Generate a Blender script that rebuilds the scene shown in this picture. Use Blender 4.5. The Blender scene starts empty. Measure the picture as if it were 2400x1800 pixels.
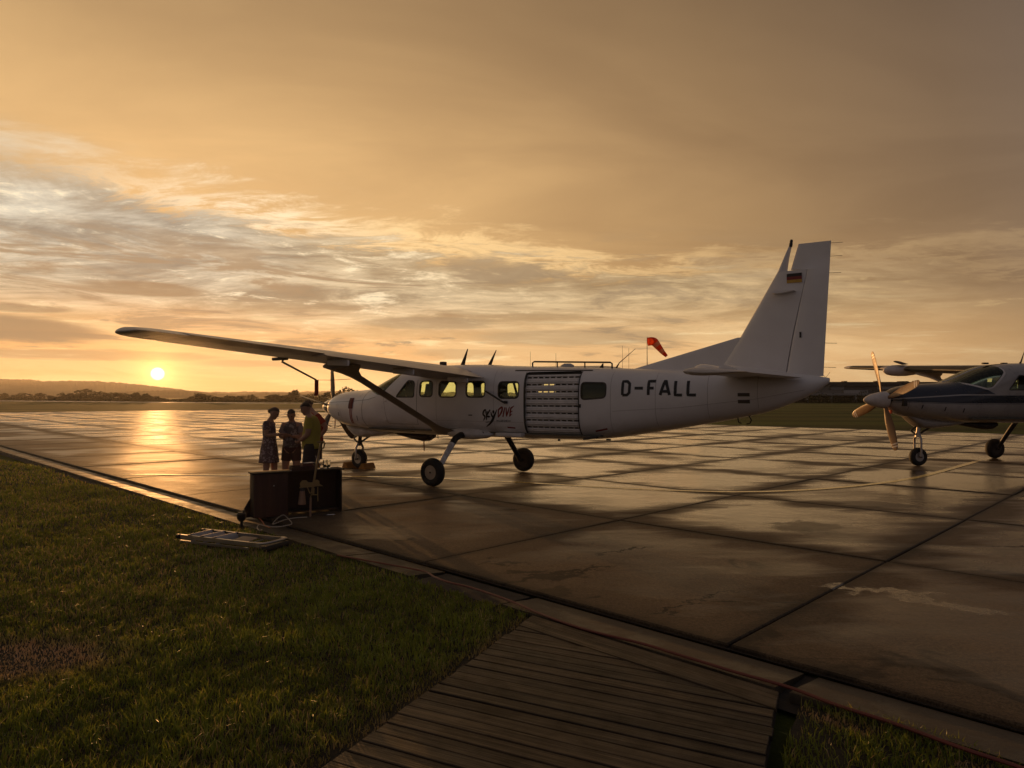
import bpy, bmesh, math, random
import numpy as np
from math import sin, cos, pi, radians, atan, atan2, sqrt, degrees
from mathutils import Vector, Matrix

random.seed(7)
rng = np.random.default_rng(11)
SC = bpy.context.scene
COL = SC.collection

# ------------------------------------------------------------------ camera
CAM_H, FPX, HOR = 1.9064, 1615.0, 929.43
cam_d = bpy.data.cameras.new('camera')
cam = bpy.data.objects.new('camera', cam_d)
COL.objects.link(cam)
cam.location = (0, 0, CAM_H)
cam.rotation_euler = (radians(90) + atan((HOR - 900) / FPX), 0, 0)
cam_d.sensor_width = 36.0
cam_d.lens = FPX / 2400 * 36.0
cam_d.clip_start = 0.1
cam_d.clip_end = 20000
SC.camera = cam

# ------------------------------------------------------------------ exposure
SC.view_settings.view_transform = 'Standard'
SC.view_settings.look = 'None'
SC.view_settings.exposure = 0.12
SC.view_settings.gamma = 1.0
SC.view_settings.use_curve_mapping = False
SC.render.engine = 'CYCLES'
SC.cycles.use_denoising = True
SC.cycles.max_bounces = 8
SC.cycles.transparent_max_bounces = 12
SC.cycles.volume_bounces = 0
SC.cycles.caustics_reflective = False
SC.cycles.caustics_refractive = False
SC.cycles.sample_clamp_indirect = 4.0
SC.cycles.sample_clamp_direct = 1.35

# ------------------------------------------------------------------ sun direction (from the photograph)
SUN_AZ = atan2(369 - 1200, FPX)                 # left of the view axis
SUN_EL = atan((HOR - 876) / sqrt(FPX ** 2 + 831 ** 2))
SUN_DIR = Vector((sin(SUN_AZ) * cos(SUN_EL), cos(SUN_AZ) * cos(SUN_EL), sin(SUN_EL)))


class NT:
    """small helper for wiring shader nodes"""
    def __init__(s, tree):
        s.t = tree
        s.t.nodes.clear()

    def n(s, typ, ins=None, **props):
        nd = s.t.nodes.new(typ)
        for k, v in props.items():
            setattr(nd, k, v)
        if ins:
            for k, v in ins.items():
                s.set(nd.inputs[k], v)
        return nd

    def set(s, sock, v):
        if hasattr(v, 'is_output'):
            s.t.links.new(v, sock)
        else:
            if isinstance(v, (tuple, list)) and len(v) == 3 and sock.type == 'RGBA':
                v = tuple(v) + (1.0,)
            sock.default_value = v

    def m(s, op, a, b=0.0, c=0.0, clamp=False):
        nd = s.t.nodes.new('ShaderNodeMath')
        nd.operation = op
        nd.use_clamp = clamp
        s.set(nd.inputs[0], a); s.set(nd.inputs[1], b); s.set(nd.inputs[2], c)
        return nd.outputs[0]

    def v(s, op, a, b=(0, 0, 0)):
        nd = s.t.nodes.new('ShaderNodeVectorMath')
        nd.operation = op
        s.set(nd.inputs[0], a)
        if op == 'SCALE':
            s.set(nd.inputs[3], b)
        else:
            s.set(nd.inputs[1], b)
        return nd.outputs['Value'] if op in ('DOT_PRODUCT', 'LENGTH', 'DISTANCE') else nd.outputs[0]

    def mix(s, f, a, b, blend='MIX', clamp=True):
        nd = s.t.nodes.new('ShaderNodeMix')
        nd.data_type = 'RGBA'; nd.blend_type = blend; nd.clamp_factor = clamp
        s.set(nd.inputs[0], f); s.set(nd.inputs[6], a); s.set(nd.inputs[7], b)
        return nd.outputs[2]

    def ramp(s, f, stops, interp='LINEAR'):
        nd = s.t.nodes.new('ShaderNodeValToRGB')
        cr = nd.color_ramp
        cr.interpolation = interp
        while len(cr.elements) < len(stops):
            cr.elements.new(0.5)
        for e, (p, c) in zip(cr.elements, stops):
            e.position = p
            e.color = (tuple(c) + (1.0,)) if len(c) == 3 else c
        s.set(nd.inputs[0], f)
        return nd.outputs[0]

    def sm(s, x, lo, hi, a=0.0, b=1.0):
        nd = s.t.nodes.new('ShaderNodeMapRange')
        nd.interpolation_type = 'SMOOTHSTEP'
        s.set(nd.inputs[0], x); s.set(nd.inputs[1], lo); s.set(nd.inputs[2], hi)
        s.set(nd.inputs[3], a); s.set(nd.inputs[4], b)
        return nd.outputs[0]

    def lin(s, x, lo, hi, a=0.0, b=1.0):
        nd = s.t.nodes.new('ShaderNodeMapRange')
        s.set(nd.inputs[0], x); s.set(nd.inputs[1], lo); s.set(nd.inputs[2], hi)
        s.set(nd.inputs[3], a); s.set(nd.inputs[4], b)
        return nd.outputs[0]

    def noise(s, vec, scale, detail=4, rough=0.55, dist=0.0, dim='3D', out=0):
        nd = s.t.nodes.new('ShaderNodeTexNoise')
        nd.noise_dimensions = dim
        if vec is not None:
            s.set(nd.inputs['Vector'], vec)
        nd.inputs['Scale'].default_value = scale
        nd.inputs['Detail'].default_value = detail
        nd.inputs['Roughness'].default_value = rough
        nd.inputs['Distortion'].default_value = dist
        return nd.outputs[out]

    def xyz(s, v):
        nd = s.t.nodes.new('ShaderNodeSeparateXYZ'); s.set(nd.inputs[0], v)
        return nd.outputs[0], nd.outputs[1], nd.outputs[2]

    def com(s, x, y, z):
        nd = s.t.nodes.new('ShaderNodeCombineXYZ')
        s.set(nd.inputs[0], x); s.set(nd.inputs[1], y); s.set(nd.inputs[2], z)
        return nd.outputs[0]


# ------------------------------------------------------------------ world: evening sky with cloud layers
world = bpy.data.worlds.new('World')
SC.world = world
world.use_nodes = True
W = NT(world.node_tree)
tc = W.n('ShaderNodeTexCoord')
D = W.v('NORMALIZE', tc.outputs['Generated'])
dx, dy, dz = W.xyz(D)
hor = W.m('SQRT', W.m('ADD', W.m('MULTIPLY', dx, dx), W.m('MULTIPLY', dy, dy)))
el = W.m('ARCTAN2', dz, hor)                       # elevation, radians
elp = W.m('MAXIMUM', el, 0.0)
az = W.m('ARCTAN2', dx, dy)                        # azimuth, 0 = north of the site
sd = W.m('ARCCOSINE', W.m('MINIMUM', W.v('DOT_PRODUCT', D, tuple(SUN_DIR)), 1.0))   # angle from the sun
# cloud plane coordinates
den = W.m('ADD', W.m('MAXIMUM', dz, 0.0), 0.085)
px = W.m('DIVIDE', dx, den); py = W.m('DIVIDE', dy, den)
P0 = W.com(px, py, 0.0)
rot = W.n('ShaderNodeMapping', {'Vector': P0, 'Rotation': (0, 0, radians(24)), 'Scale': (0.55, 1.0, 1.0)}).outputs[0]
big = W.noise(rot, 0.55, 3, 0.5)
med = W.noise(rot, 1.5, 9, 0.66, 0.5)
fine = W.noise(rot, 4.2, 10, 0.72, 0.6)
streak = W.noise(W.com(W.m('MULTIPLY', az, 3.4), W.m('MULTIPLY', W.m('ADD', el, W.m('MULTIPLY', az, 0.06)), 24.0), 0.0), 1.3, 9, 0.66, 0.6)
streak2 = W.noise(W.com(W.m('MULTIPLY', az, 6.5), W.m('MULTIPLY', el, 75.0), 3.7), 1.1, 6, 0.6, 0.3)
# high smooth overcast sheet, golden around the sun and dim behind
sheet = W.ramp(W.m('DIVIDE', sd, pi), [
    (0.0, (0.74, 0.45, 0.185)), (0.06, (0.68, 0.42, 0.175)), (0.105, (0.58, 0.365, 0.155)), (0.16, (0.475, 0.297, 0.128)),
    (0.20, (0.385, 0.240, 0.106)), (0.27, (0.255, 0.161, 0.077)), (0.34, (0.160, 0.108, 0.064)),
    (0.42, (0.112, 0.096, 0.086)), (0.55, (0.098, 0.092, 0.100)), (1.0, (0.082, 0.083, 0.100))])
sheet = W.mix(1.0, sheet, W.mix(W.sm(sd, 0.9, 1.6), (0.89, 0.915, 0.98), (1.0, 1.0, 1.0)), 'MULTIPLY')
sheet = W.mix(1.0, sheet, W.mix(W.lin(big, 0.3, 0.7), (0.87, 0.86, 0.86), (1.12, 1.11, 1.08)), 'MULTIPLY')
vast = W.noise(rot, 1.1, 6, 0.55, 1.2)
sheet = W.mix(1.0, sheet, W.mix(W.sm(vast, 0.3, 0.7), (0.91, 0.90, 0.90), (1.09, 1.09, 1.07)), 'MULTIPLY')
sheet = W.mix(1.0, sheet, W.mix(W.sm(el, 0.30, 0.56), (1.0, 1.0, 1.0), (0.74, 0.75, 0.78)), 'MULTIPLY')
# warm brightening towards the horizon
hg = W.m('MULTIPLY', W.m('EXPONENT', W.m('MULTIPLY', elp, -7.5)), W.m('EXPONENT', W.m('MULTIPLY', sd, -0.85)))
sheet = W.mix(1.0, sheet, W.mix(1.0, (0.50, 0.285, 0.075), W.com(hg, hg, hg), 'MULTIPLY'), 'ADD')
# the lower, broken cloud deck below a slanting edge
edge = W.m('ADD', W.m('MULTIPLY', az, -0.095), 0.203)
edge = W.m('ADD', edge, W.m('MULTIPLY', W.m('MULTIPLY', az, az), 0.07))
wob = W.m('ADD', W.m('MULTIPLY', W.m('SUBTRACT', med, 0.5), 0.17), W.m('MULTIPLY', W.m('SUBTRACT', fine, 0.5), 0.11))
ed = W.m('ADD', W.m('SUBTRACT', edge, el), wob)    # positive below the edge
soft = W.sm(big, 0.35, 0.62)
inB = W.m('MULTIPLY', W.mix(soft, W.sm(ed, -0.004, 0.022), W.sm(ed, -0.05, 0.075)), W.sm(sd, 0.95, 1.55, 1.0, 0.0))
rim = W.m('MULTIPLY', W.m('MULTIPLY', W.sm(ed, -0.035, 0.0), W.sm(ed, 0.0, 0.016, 1.0, 0.0)), W.sm(fine, 0.38, 0.52))
coolB = W.mix(W.sm(sd, 0.1, 0.75), (0.41, 0.348, 0.238), (0.345, 0.262, 0.150))
coolB = W.mix(W.m('MULTIPLY', W.sm(el, 0.09, 0.22), W.sm(az, -0.22, -0.48)), coolB, (0.40, 0.385, 0.32))
coolB = W.mix(1.0, coolB, W.mix(W.sm(med, 0.38, 0.60), (0.62, 0.585, 0.55), (1.36, 1.33, 1.26)), 'MULTIPLY')
coolB = W.mix(1.0, coolB, W.mix(W.sm(fine, 0.30, 0.70), (0.80, 0.79, 0.79), (1.22, 1.20, 1.16)), 'MULTIPLY')
coolB = W.mix(W.sm(sd, 0.7, 1.2), coolB, sheet)
litc = W.mix(W.sm(sd, 0.05, 0.8), (0.98, 0.87, 0.60), (0.60, 0.43, 0.20))
puff = W.noise(W.com(W.m('MULTIPLY', az, 9.0), W.m('MULTIPLY', el, 30.0), 5.0), 1.5, 10, 0.68, 0.8)
brk = W.m('MULTIPLY', W.sm(W.m('ADD', W.m('MULTIPLY', fine, 0.34), W.m('ADD', W.m('MULTIPLY', streak, 0.26), W.m('MULTIPLY', puff, 0.40))), 0.525, 0.62), W.sm(sd, 0.25, 1.05, 0.72, 0.35))
layB = W.mix(brk, coolB, litc)
skyc = W.mix(inB, sheet, layB)
skyc = W.mix(W.m('MULTIPLY', rim, W.m('MULTIPLY', W.sm(az, -0.60, -0.25, 0.10, 1.0), W.sm(sd, 0.3, 1.0, 0.85, 0.1))), skyc, W.mix(W.sm(az, -0.5, -0.1), (0.92, 0.84, 0.62), (0.80, 0.56, 0.26)))
# low bands close to the horizon: glowing gaps and dusky strips
low = W.m('MULTIPLY', W.sm(el, 0.055, 0.15, 1.0, 0.0), W.sm(sd, 0.75, 1.35, 1.0, 0.0))
glowc = W.mix(W.sm(sd, 0.03, 0.55), (0.66, 0.335, 0.120), (0.62, 0.38, 0.165))
lowc = W.mix(W.sm(streak, 0.40, 0.62), glowc, W.mix(W.sm(sd, 0.0, 0.6), (0.70, 0.42, 0.17), (0.68, 0.455, 0.215)))
lowc = W.mix(W.m('MULTIPLY', W.sm(streak2, 0.56, 0.70), W.sm(el, 0.0, 0.05)), lowc, W.mix(W.sm(sd, 0.05, 0.6), (0.86, 0.61, 0.28), (0.80, 0.61, 0.32)))
skyc = W.mix(low, skyc, lowc)
dk = W.m('MULTIPLY', W.sm(W.m('ADD', W.m('MULTIPLY', streak, 0.7), W.m('MULTIPLY', big, 0.3)), 0.485, 0.415), W.m('MULTIPLY', W.sm(el, 0.030, 0.065), W.sm(el, 0.16, 0.25, 1.0, 0.0)))
skyc = W.mix(W.m('MULTIPLY', W.m('MULTIPLY', dk, 0.9), W.sm(sd, 0.5, 1.1, 1.0, 0.0)), skyc, W.mix(W.sm(sd, 0.1, 0.6), (0.285, 0.20, 0.115), (0.265, 0.193, 0.112)))
# a few separate dusky lens clouds low in the west
wx = W.m('ADD', az, W.m('MULTIPLY', W.m('SUBTRACT', streak, 0.5), 0.10))
wy = W.m('ADD', el, W.m('MULTIPLY', W.m('SUBTRACT', streak2, 0.5), 0.016))
for (a0, e0, sx, sy, amt) in [(-0.487, 0.1365, 0.085, 0.011, 0.85), (-0.64, 0.080, 0.120, 0.017, 0.92), (-0.62, 0.106, 0.06, 0.005, 0.7),
                              (-0.12, 0.106, 0.10, 0.009, 0.55), (-0.55, 0.052, 0.16, 0.007, 0.6), (-0.30, 0.045, 0.13, 0.006, 0.35),
                              (0.10, 0.085, 0.16, 0.012, 0.45), (-0.08, 0.062, 0.07, 0.007, 0.35)]:
    qx = W.m('DIVIDE', W.m('SUBTRACT', wx, a0), sx); qy = W.m('DIVIDE', W.m('SUBTRACT', wy, e0), sy)
    r2 = W.m('ADD', W.m('MULTIPLY', qx, qx), W.m('MULTIPLY', qy, qy))
    skyc = W.mix(W.m('MULTIPLY', W.sm(r2, 0.35, 1.3, 1.0, 0.0), amt), skyc, W.mix(W.sm(sd, 0.08, 0.5), (0.225, 0.158, 0.090), (0.25, 0.188, 0.112)))
# glow round the sun and its disc
g1 = W.m('MULTIPLY', W.m('EXPONENT', W.m('DIVIDE', sd, -0.016)), 1.1)
g2 = W.m('MULTIPLY', W.m('EXPONENT', W.m('DIVIDE', sd, -0.070)), 0.22)
skyc = W.mix(1.0, skyc, W.mix(1.0, (1.0, 0.68, 0.17), W.com(g1, g1, g1), 'MULTIPLY'), 'ADD')
skyc = W.mix(1.0, skyc, W.mix(1.0, (1.0, 0.38, 0.08), W.com(g2, g2, g2), 'MULTIPLY'), 'ADD')
disc = W.sm(sd, 0.0083, 0.0072)
skyc = W.mix(disc, skyc, (4.0, 3.9, 3.4), clamp=True)
# clear air behind the clouds
nish = W.n('ShaderNodeTexSky', sky_type='NISHITA', sun_disc=False)
nish.sun_elevation = SUN_EL
nish.sun_rotation = SUN_AZ
nish.altitude = 80
nish.air_density = 1.0; nish.dust_density = 2.0
scaled = W.mix(1.0, skyc, (12.6, 12.1, 12.1), 'MULTIPLY')
total = W.mix(W.m('MULTIPLY', W.sm(fine, 0.62, 0.78), 0.10), scaled, nish.outputs[0])
bg = W.n('ShaderNodeBackground', {'Color': total, 'Strength': 0.1})
W.t.links.new(bg.outputs[0], W.n('ShaderNodeOutputWorld').inputs[0])
world.cycles.sampling_method = 'MANUAL'
world.cycles.sample_map_resolution = 2048

# ------------------------------------------------------------------ sun lamp
sun_d = bpy.data.lights.new('sun', 'SUN')
sun = bpy.data.objects.new('sun', sun_d)
COL.objects.link(sun)
sun.rotation_euler = SUN_DIR.to_track_quat('Z', 'Y').to_euler()
sun_d.energy = 2.6
sun_d.angle = radians(0.53)
sun_d.color = (1.0, 0.47, 0.15)

# ------------------------------------------------------------------ mesh helpers
def link(o, parent=None):
    COL.objects.link(o)
    if parent is not None:
        o.parent = parent
    return o


def tag(o, label=None, cat=None, group=None, kind=None):
    if label: o['label'] = label
    if cat: o['category'] = cat
    if group: o['group'] = group
    if kind: o['kind'] = kind
    return o


def empty(name, loc=(0, 0, 0), rz=0.0, **kw):
    o = bpy.data.objects.new(name, None)
    o.empty_display_size = 0.2
    o.location = loc
    o.rotation_euler = (0, 0, rz)
    COL.objects.link(o)
    return tag(o, **kw)


def mesh(name, verts, faces, mat=None, parent=None, smooth=False, sharp=None):
    me = bpy.data.meshes.new(name)
    me.from_pydata([tuple(v) for v in verts], [], [tuple(f) for f in faces])
    if mat: me.materials.append(mat)
    if smooth:
        me.polygons.foreach_set('use_smooth', [True] * len(me.polygons))
        if sharp is not None:
            me.set_sharp_from_angle(angle=radians(sharp))
    me.update()
    return link(bpy.data.objects.new(name, me), parent)


class MB:
    """collects shapes into one mesh"""
    def __init__(s):
        s.v, s.f = [], []

    def add(s, v, f):
        o = len(s.v)
        s.v += [tuple(p) for p in v]
        s.f += [tuple(i + o for i in q) for q in f]
        return s

    def box(s, c, size, rz=0.0, M=None, taper=1.0):
        hx, hy, hz = size[0] / 2, size[1] / 2, size[2] / 2
        P = [(-hx, -hy, -hz), (hx, -hy, -hz), (hx, hy, -hz), (-hx, hy, -hz),
             (-hx * taper, -hy * taper, hz), (hx * taper, -hy * taper, hz), (hx * taper, hy * taper, hz), (-hx * taper, hy * taper, hz)]
        R = Matrix.Rotation(rz, 3, 'Z') if M is None else M
        V = [R @ Vector(p) + Vector(c) for p in P]
        return s.add(V, [(3, 2, 1, 0), (4, 5, 6, 7), (0, 1, 5, 4), (1, 2, 6, 5), (2, 3, 7, 6), (3, 0, 4, 7)])

    def bbox(s, c, size, bev, M=None):
        """box with bevelled edges"""
        bm = bmesh.new()
        bmesh.ops.create_cube(bm, size=1.0)
        for v in bm.verts:
            v.co = Vector((v.co.x * size[0], v.co.y * size[1], v.co.z * size[2]))
        bmesh.ops.bevel(bm, geom=bm.edges[:], offset=bev, segments=2, affect='EDGES', profile=0.6)
        R = M if M is not None else Matrix.Identity(3)
        bm.verts.index_update()
        V = [R @ v.co + Vector(c) for v in bm.verts]
        F = [[v.index for v in f.verts] for f in bm.faces]
        bm.free()
        return s.add(V, F)

    def tube(s, pts, r, seg=8, cap=True, flat=1.0):
        pts = [Vector(p) for p in pts]
        n = len(pts)
        rr = r if hasattr(r, '__len__') else [r] * n
        V, F = [], []
        up = None
        for i, p in enumerate(pts):
            t = (pts[min(i + 1, n - 1)] - pts[max(i - 1, 0)])
            t.normalize()
            if up is None:
                a = Vector((0, 0, 1)) if abs(t.z) < 0.9 else Vector((1, 0, 0))
                up = (a - t * a.dot(t)).normalized()
            else:
                up = (up - t * up.dot(t)).normalized()
            sd_ = t.cross(up)
            for k in range(seg):
                a = 2 * pi * k / seg
                V.append(p + (up * sin(a) * flat + sd_ * cos(a)) * rr[i])
        for i in range(n - 1):
            for k in range(seg):
                k2 = (k + 1) % seg
                F.append((i * seg + k, i * seg + k2, (i + 1) * seg + k2, (i + 1) * seg + k))
        if cap:
            F.append(tuple(range(seg - 1, -1, -1)))
            F.append(tuple((n - 1) * seg + k for k in range(seg)))
        return s.add(V, F)

    def lathe(s, prof, seg=24, M=None, cap=True):
        """prof: (radius, height) about local z"""
        M = M or Matrix.Identity(4)
        V, F = [], []
        for (r, z) in prof:
            for k in range(seg):
                a = 2 * pi * k / seg
                V.append(M @ Vector((r * cos(a), r * sin(a), z)))
        for i in range(len(prof) - 1):
            for k in range(seg):
                k2 = (k + 1) % seg
                F.append((i * seg + k, i * seg + k2, (i + 1) * seg + k2, (i + 1) * seg + k))
        if cap:
            F.append(tuple(range(seg - 1, -1, -1)))
            F.append(tuple((len(prof) - 1) * seg + k for k in range(seg)))
        return s.add(V, F)

    def loft(s, rings, cap=True, closed=True):
        m = len(rings[0]); V, F = [], []
        for r in rings:
            V += [tuple(p) for p in r]
        for i in range(len(rings) - 1):
            for k in range(m if closed else m - 1):
                k2 = (k + 1) % m
                F.append((i * m + k, i * m + k2, (i + 1) * m + k2, (i + 1) * m + k))
        if cap:
            F.append(tuple(range(m - 1, -1, -1)))
            F.append(tuple((len(rings) - 1) * m + k for k in range(m)))
        return s.add(V, F)

    def build(s, name, mat=None, parent=None, smooth=True, sharp=38, **kw):
        o = mesh(name, s.v, s.f, mat, parent, smooth, sharp)
        bm = bmesh.new(); bm.from_mesh(o.data)
        bmesh.ops.recalc_face_normals(bm, faces=bm.faces[:])
        bm.to_mesh(o.data); bm.free()
        if kw: tag(o, **kw)
        return o


def copy_tree(o, parent=None):
    c = o.copy()
    COL.objects.link(c)
    if parent is not None:
        c.parent = parent
    for ch in list(o.children):
        copy_tree(ch, c)
    return c


def rotm(a, axis):
    return Matrix.Rotation(a, 3, axis)


# ------------------------------------------------------------------ materials
MATS = {}


def mat(name, build=None, color=(0.5, 0.5, 0.5), rough=0.5, metal=0.0, spec=0.5, coat=0.0, var=0.12, vscale=6.0, bump=0.0, bscale=40.0):
    """plain painted / moulded material with a little procedural mottling"""
    if name in MATS:
        return MATS[name]
    m = bpy.data.materials.new(name)
    m.use_nodes = True
    N = NT(m.node_tree)
    b = N.n('ShaderNodeBsdfPrincipled')
    N.t.links.new(b.outputs[0], N.n('ShaderNodeOutputMaterial').inputs[0])
    if build:
        build(N, b)
    else:
        g = N.n('ShaderNodeTexCoord').outputs['Object']
        nz = N.noise(g, vscale, 5, 0.6)
        c2 = tuple(c * (1 - var) for c in color); c1 = tuple(min(1, c * (1 + var)) for c in color)
        N.set(b.inputs['Base Color'], N.mix(N.lin(nz, 0.3, 0.7), c2, c1))
        N.set(b.inputs['Roughness'], N.lin(nz, 0.3, 0.7, max(0.02, rough * 0.85), min(1, rough * 1.2)))
        b.inputs['Metallic'].default_value = metal
        b.inputs['Specular IOR Level'].default_value = spec
        b.inputs['Coat Weight'].default_value = coat
        b.inputs['Coat Roughness'].default_value = 0.08
        if bump > 0:
            bn = N.n('ShaderNodeBump', {'Height': N.noise(g, bscale, 4, 0.6), 'Strength': bump, 'Distance': 0.01})
            N.t.links.new(bn.outputs[0], b.inputs['Normal'])
    MATS[name] = m
    return m


def uvp(u, v, z=0.0):
    """apron grid (u along its edge, v across it) to ground position"""
    r = 0.70710678
    return (r * (u + v), r * (v - u), z)

# ------------------------------------------------------------------ ground materials
SPOTS = [((-0.07, 7.96), 0.28, 0.05, -10), ((-0.23, 8.19), 0.1, 0.03, 0), ((0.16, 7.54), 0.22, 0.09, 0), ((0.34, 7.32), 0.42, 0.1, 25), ((0.7, 7.54), 0.6, 0.05, 30), ((1.46, 6.25), 0.35, 0.035, 38), ((1.87, 6.61), 0.4, 0.025, 38), ((6.41, 8.77), 0.4, 0.05, -5), ((-1.42, 9.21), 0.16, 0.05, 0), ((1.37, 8.58), 0.5, 0.03, 30)]
PATCHES = [((4.31, 10.11), 0.62, 0.42, 20), ((6.42, 12.23), 0.75, 0.4, -20)]
PUDDLES = [((3.93, 6.38), 0.55, 0.13, -35), ((3.6, 6.8), 0.55, 0.1, -20)]


def wet_concrete(N, b):
    geo = N.n('ShaderNodeNewGeometry').outputs['Position']
    ob = N.n('ShaderNodeTexCoord').outputs['Object']
    rnd = N.n('ShaderNodeObjectInfo').outputs['Random']
    big = N.noise(geo, 0.24, 3, 0.5, 0.3)
    med = N.noise(N.n('ShaderNodeMapping', {'Vector': geo, 'Rotation': (0, 0, radians(-10)), 'Scale': (0.55, 1.6, 1.0)}).outputs[0], 1.0, 5, 0.55, 0.4)
    fin = N.noise(geo, 26.0, 5, 0.65)
    gr = N.noise(geo, 190.0, 3, 0.6)
    ox, oy, oz = N.xyz(ob)
    e = N.m('MAXIMUM', N.m('ABSOLUTE', ox), N.m('ABSOLUTE', oy))
    en = N.m('ADD', e, N.m('MULTIPLY', N.m('SUBTRACT', med, 0.5), 1.5))
    edge = N.sm(en, 1.15, 2.0)                                                        # weathering along joints
    seam = N.sm(N.m('ADD', e, N.m('MULTIPLY', N.m('SUBTRACT', fin, 0.5), 0.10)), 1.72, 1.87)   # grime right at the joint
    col = N.mix(N.sm(med, 0.3, 0.7), (0.112, 0.078, 0.045), (0.178, 0.124, 0.071))
    col = N.mix(N.m('MULTIPLY', edge, 0.45), col, (0.048, 0.036, 0.024))
    col = N.mix(N.m('MULTIPLY', seam, 0.50), col, (0.022, 0.017, 0.012))
    # oily stains
    st = N.noise(geo, 0.62, 5, 0.6, 1.2)
    col = N.mix(N.sm(st, 0.605, 0.655, 0.0, 0.72), col, (0.020, 0.016, 0.011))
    spk = N.noise(geo, 75.0, 4, 0.7)
    col = N.mix(1.0, col, N.mix(N.sm(spk, 0.33, 0.67), (0.55, 0.55, 0.55), (1.45, 1.45, 1.45)), 'MULTIPLY')
    col = N.mix(1.0, col, N.mix(N.lin(fin, 0.25, 0.75), (0.58, 0.58, 0.58), (1.42, 1.42, 1.42)), 'MULTIPLY')
    col = N.mix(1.0, col, N.mix(rnd, (0.86, 0.86, 0.86), (1.1, 1.1, 1.1)), 'MULTIPLY')
    scr = N.noise(N.n('ShaderNodeMapping', {'Vector': geo, 'Rotation': (0, 0, radians(28)), 'Scale': (0.35, 9.0, 1.0)}).outputs[0], 1.0, 6, 0.7, 0.6)
    col = N.mix(N.m('MULTIPLY', N.sm(scr, 0.62, 0.70), N.sm(st, 0.46, 0.56)), col, (0.020, 0.016, 0.011))
    # particular oil spots, drag marks, an old patch and two puddles
    warp = N.v('ADD', geo, N.v('SCALE', N.v('SUBTRACT', N.noise(geo, 3.5, 5, 0.65, 0.0, '3D', 1), (0.5, 0.5, 0.5)), 0.9))
    def spots(lst, lo, hi):
        acc = None
        for (c, rx, ry, dg) in lst:
            q = N.v('SUBTRACT', warp, (c[0], c[1], 0.0)); qx, qy, _ = N.xyz(q)
            a = radians(dg)
            ux = N.m('DIVIDE', N.m('ADD', N.m('MULTIPLY', qx, cos(a)), N.m('MULTIPLY', qy, sin(a))), rx)
            uy = N.m('DIVIDE', N.m('SUBTRACT', N.m('MULTIPLY', qy, cos(a)), N.m('MULTIPLY', qx, sin(a))), ry)
            f = N.sm(N.m('ADD', N.m('MULTIPLY', ux, ux), N.m('MULTIPLY', uy, uy)), lo, hi, 1.0, 0.0)
            acc = f if acc is None else N.m('MAXIMUM', acc, f)
        return acc
    oil = spots(SPOTS, 0.3, 1.7)
    patch = spots(PATCHES, 0.5, 1.5)
    pud = N.m('MULTIPLY', spots(PUDDLES, 0.3, 1.3), 0.75)
    col2 = N.mix(N.m('MULTIPLY', oil, 0.85), col, (0.014, 0.011, 0.008))
    col2 = N.mix(N.m('MULTIPLY', patch, 0.42), col2, (0.035, 0.027, 0.018))
    # water film: standing water inside the slabs, only damp along the joints
    dry = N.m('ADD', N.m('MULTIPLY', edge, 0.70), N.m('MULTIPLY', N.sm(big, 0.38, 0.62), 0.55))
    dry = N.m('ADD', dry, N.m('MULTIPLY', N.m('SUBTRACT', rnd, 0.5), 0.30))
    dry = N.m('ADD', dry, N.m('MULTIPLY', N.m('SUBTRACT', med, 0.5), 0.9), clamp=True)
    gx_, gy_, gz_ = N.xyz(geo)
    vd = N.m('MULTIPLY', N.m('ADD', gx_, gy_), 0.7071)                                 # distance across the apron: it drains towards its near edge
    vd = N.m('ADD', vd, N.m('MULTIPLY', N.m('SUBTRACT', big, 0.5), 12.0))
    dry = N.m('ADD', dry, N.sm(vd, 5.5, 12.5, 0.50, -0.14), clamp=True)
    dry = N.m('MAXIMUM', dry, N.m('MULTIPLY', seam, 0.85))
    dry = N.m('MAXIMUM', dry, N.m('MULTIPLY', N.m('MAXIMUM', oil, N.m('MULTIPLY', patch, 0.7)), 0.8))
    dry = N.m('MULTIPLY', dry, N.m('SUBTRACT', 1.0, pud))
    N.set(b.inputs['Base Color'], col2)
    ro = N.lin(dry, 0.05, 0.95, 0.085, 0.62)
    ro = N.m('ADD', ro, N.m('MULTIPLY', N.m('SUBTRACT', spk, 0.5), N.lin(dry, 0.0, 1.0, 0.10, 0.55)))
    N.set(b.inputs['Roughness'], ro)
    N.set(b.inputs['Specular IOR Level'], N.lin(dry, 0.05, 0.95, 1.0, 0.16))
    # slight undulation of slab and film plus the broomed grain
    h = N.m('ADD', N.m('MULTIPLY', N.noise(geo, 1.25, 3, 0.5), 0.022), N.m('MULTIPLY', N.noise(geo, 4.6, 3, 0.55), 0.0075))
    h = N.m('ADD', h, N.m('MULTIPLY', fin, 0.0026))
    brm = N.n('ShaderNodeMapping', {'Vector': geo, 'Rotation': (0, 0, radians(-14)), 'Scale': (5.0, 52.0, 1.0)}).outputs[0]
    h = N.m('ADD', h, N.m('MULTIPLY', N.noise(brm, 1.0, 4, 0.65), 0.0018))
    h = N.m('ADD', h, N.m('MULTIPLY', spk, N.lin(dry, 0.0, 1.0, 0.0006, 0.0030)))
    bn = N.n('ShaderNodeBump', {'Height': h, 'Strength': 1.0, 'Distance': 1.0})
    N.t.links.new(bn.outputs[0], b.inputs['Normal'])


def dark_filler(N, b):
    geo = N.n('ShaderNodeNewGeometry').outputs['Position']
    n = N.noise(geo, 14.0, 5, 0.65)
    N.set(b.inputs['Base Color'], N.mix(N.lin(n, 0.3, 0.7), (0.012, 0.010, 0.008), (0.040, 0.032, 0.022)))
    b.inputs['Roughness'].default_value = 0.85


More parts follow.
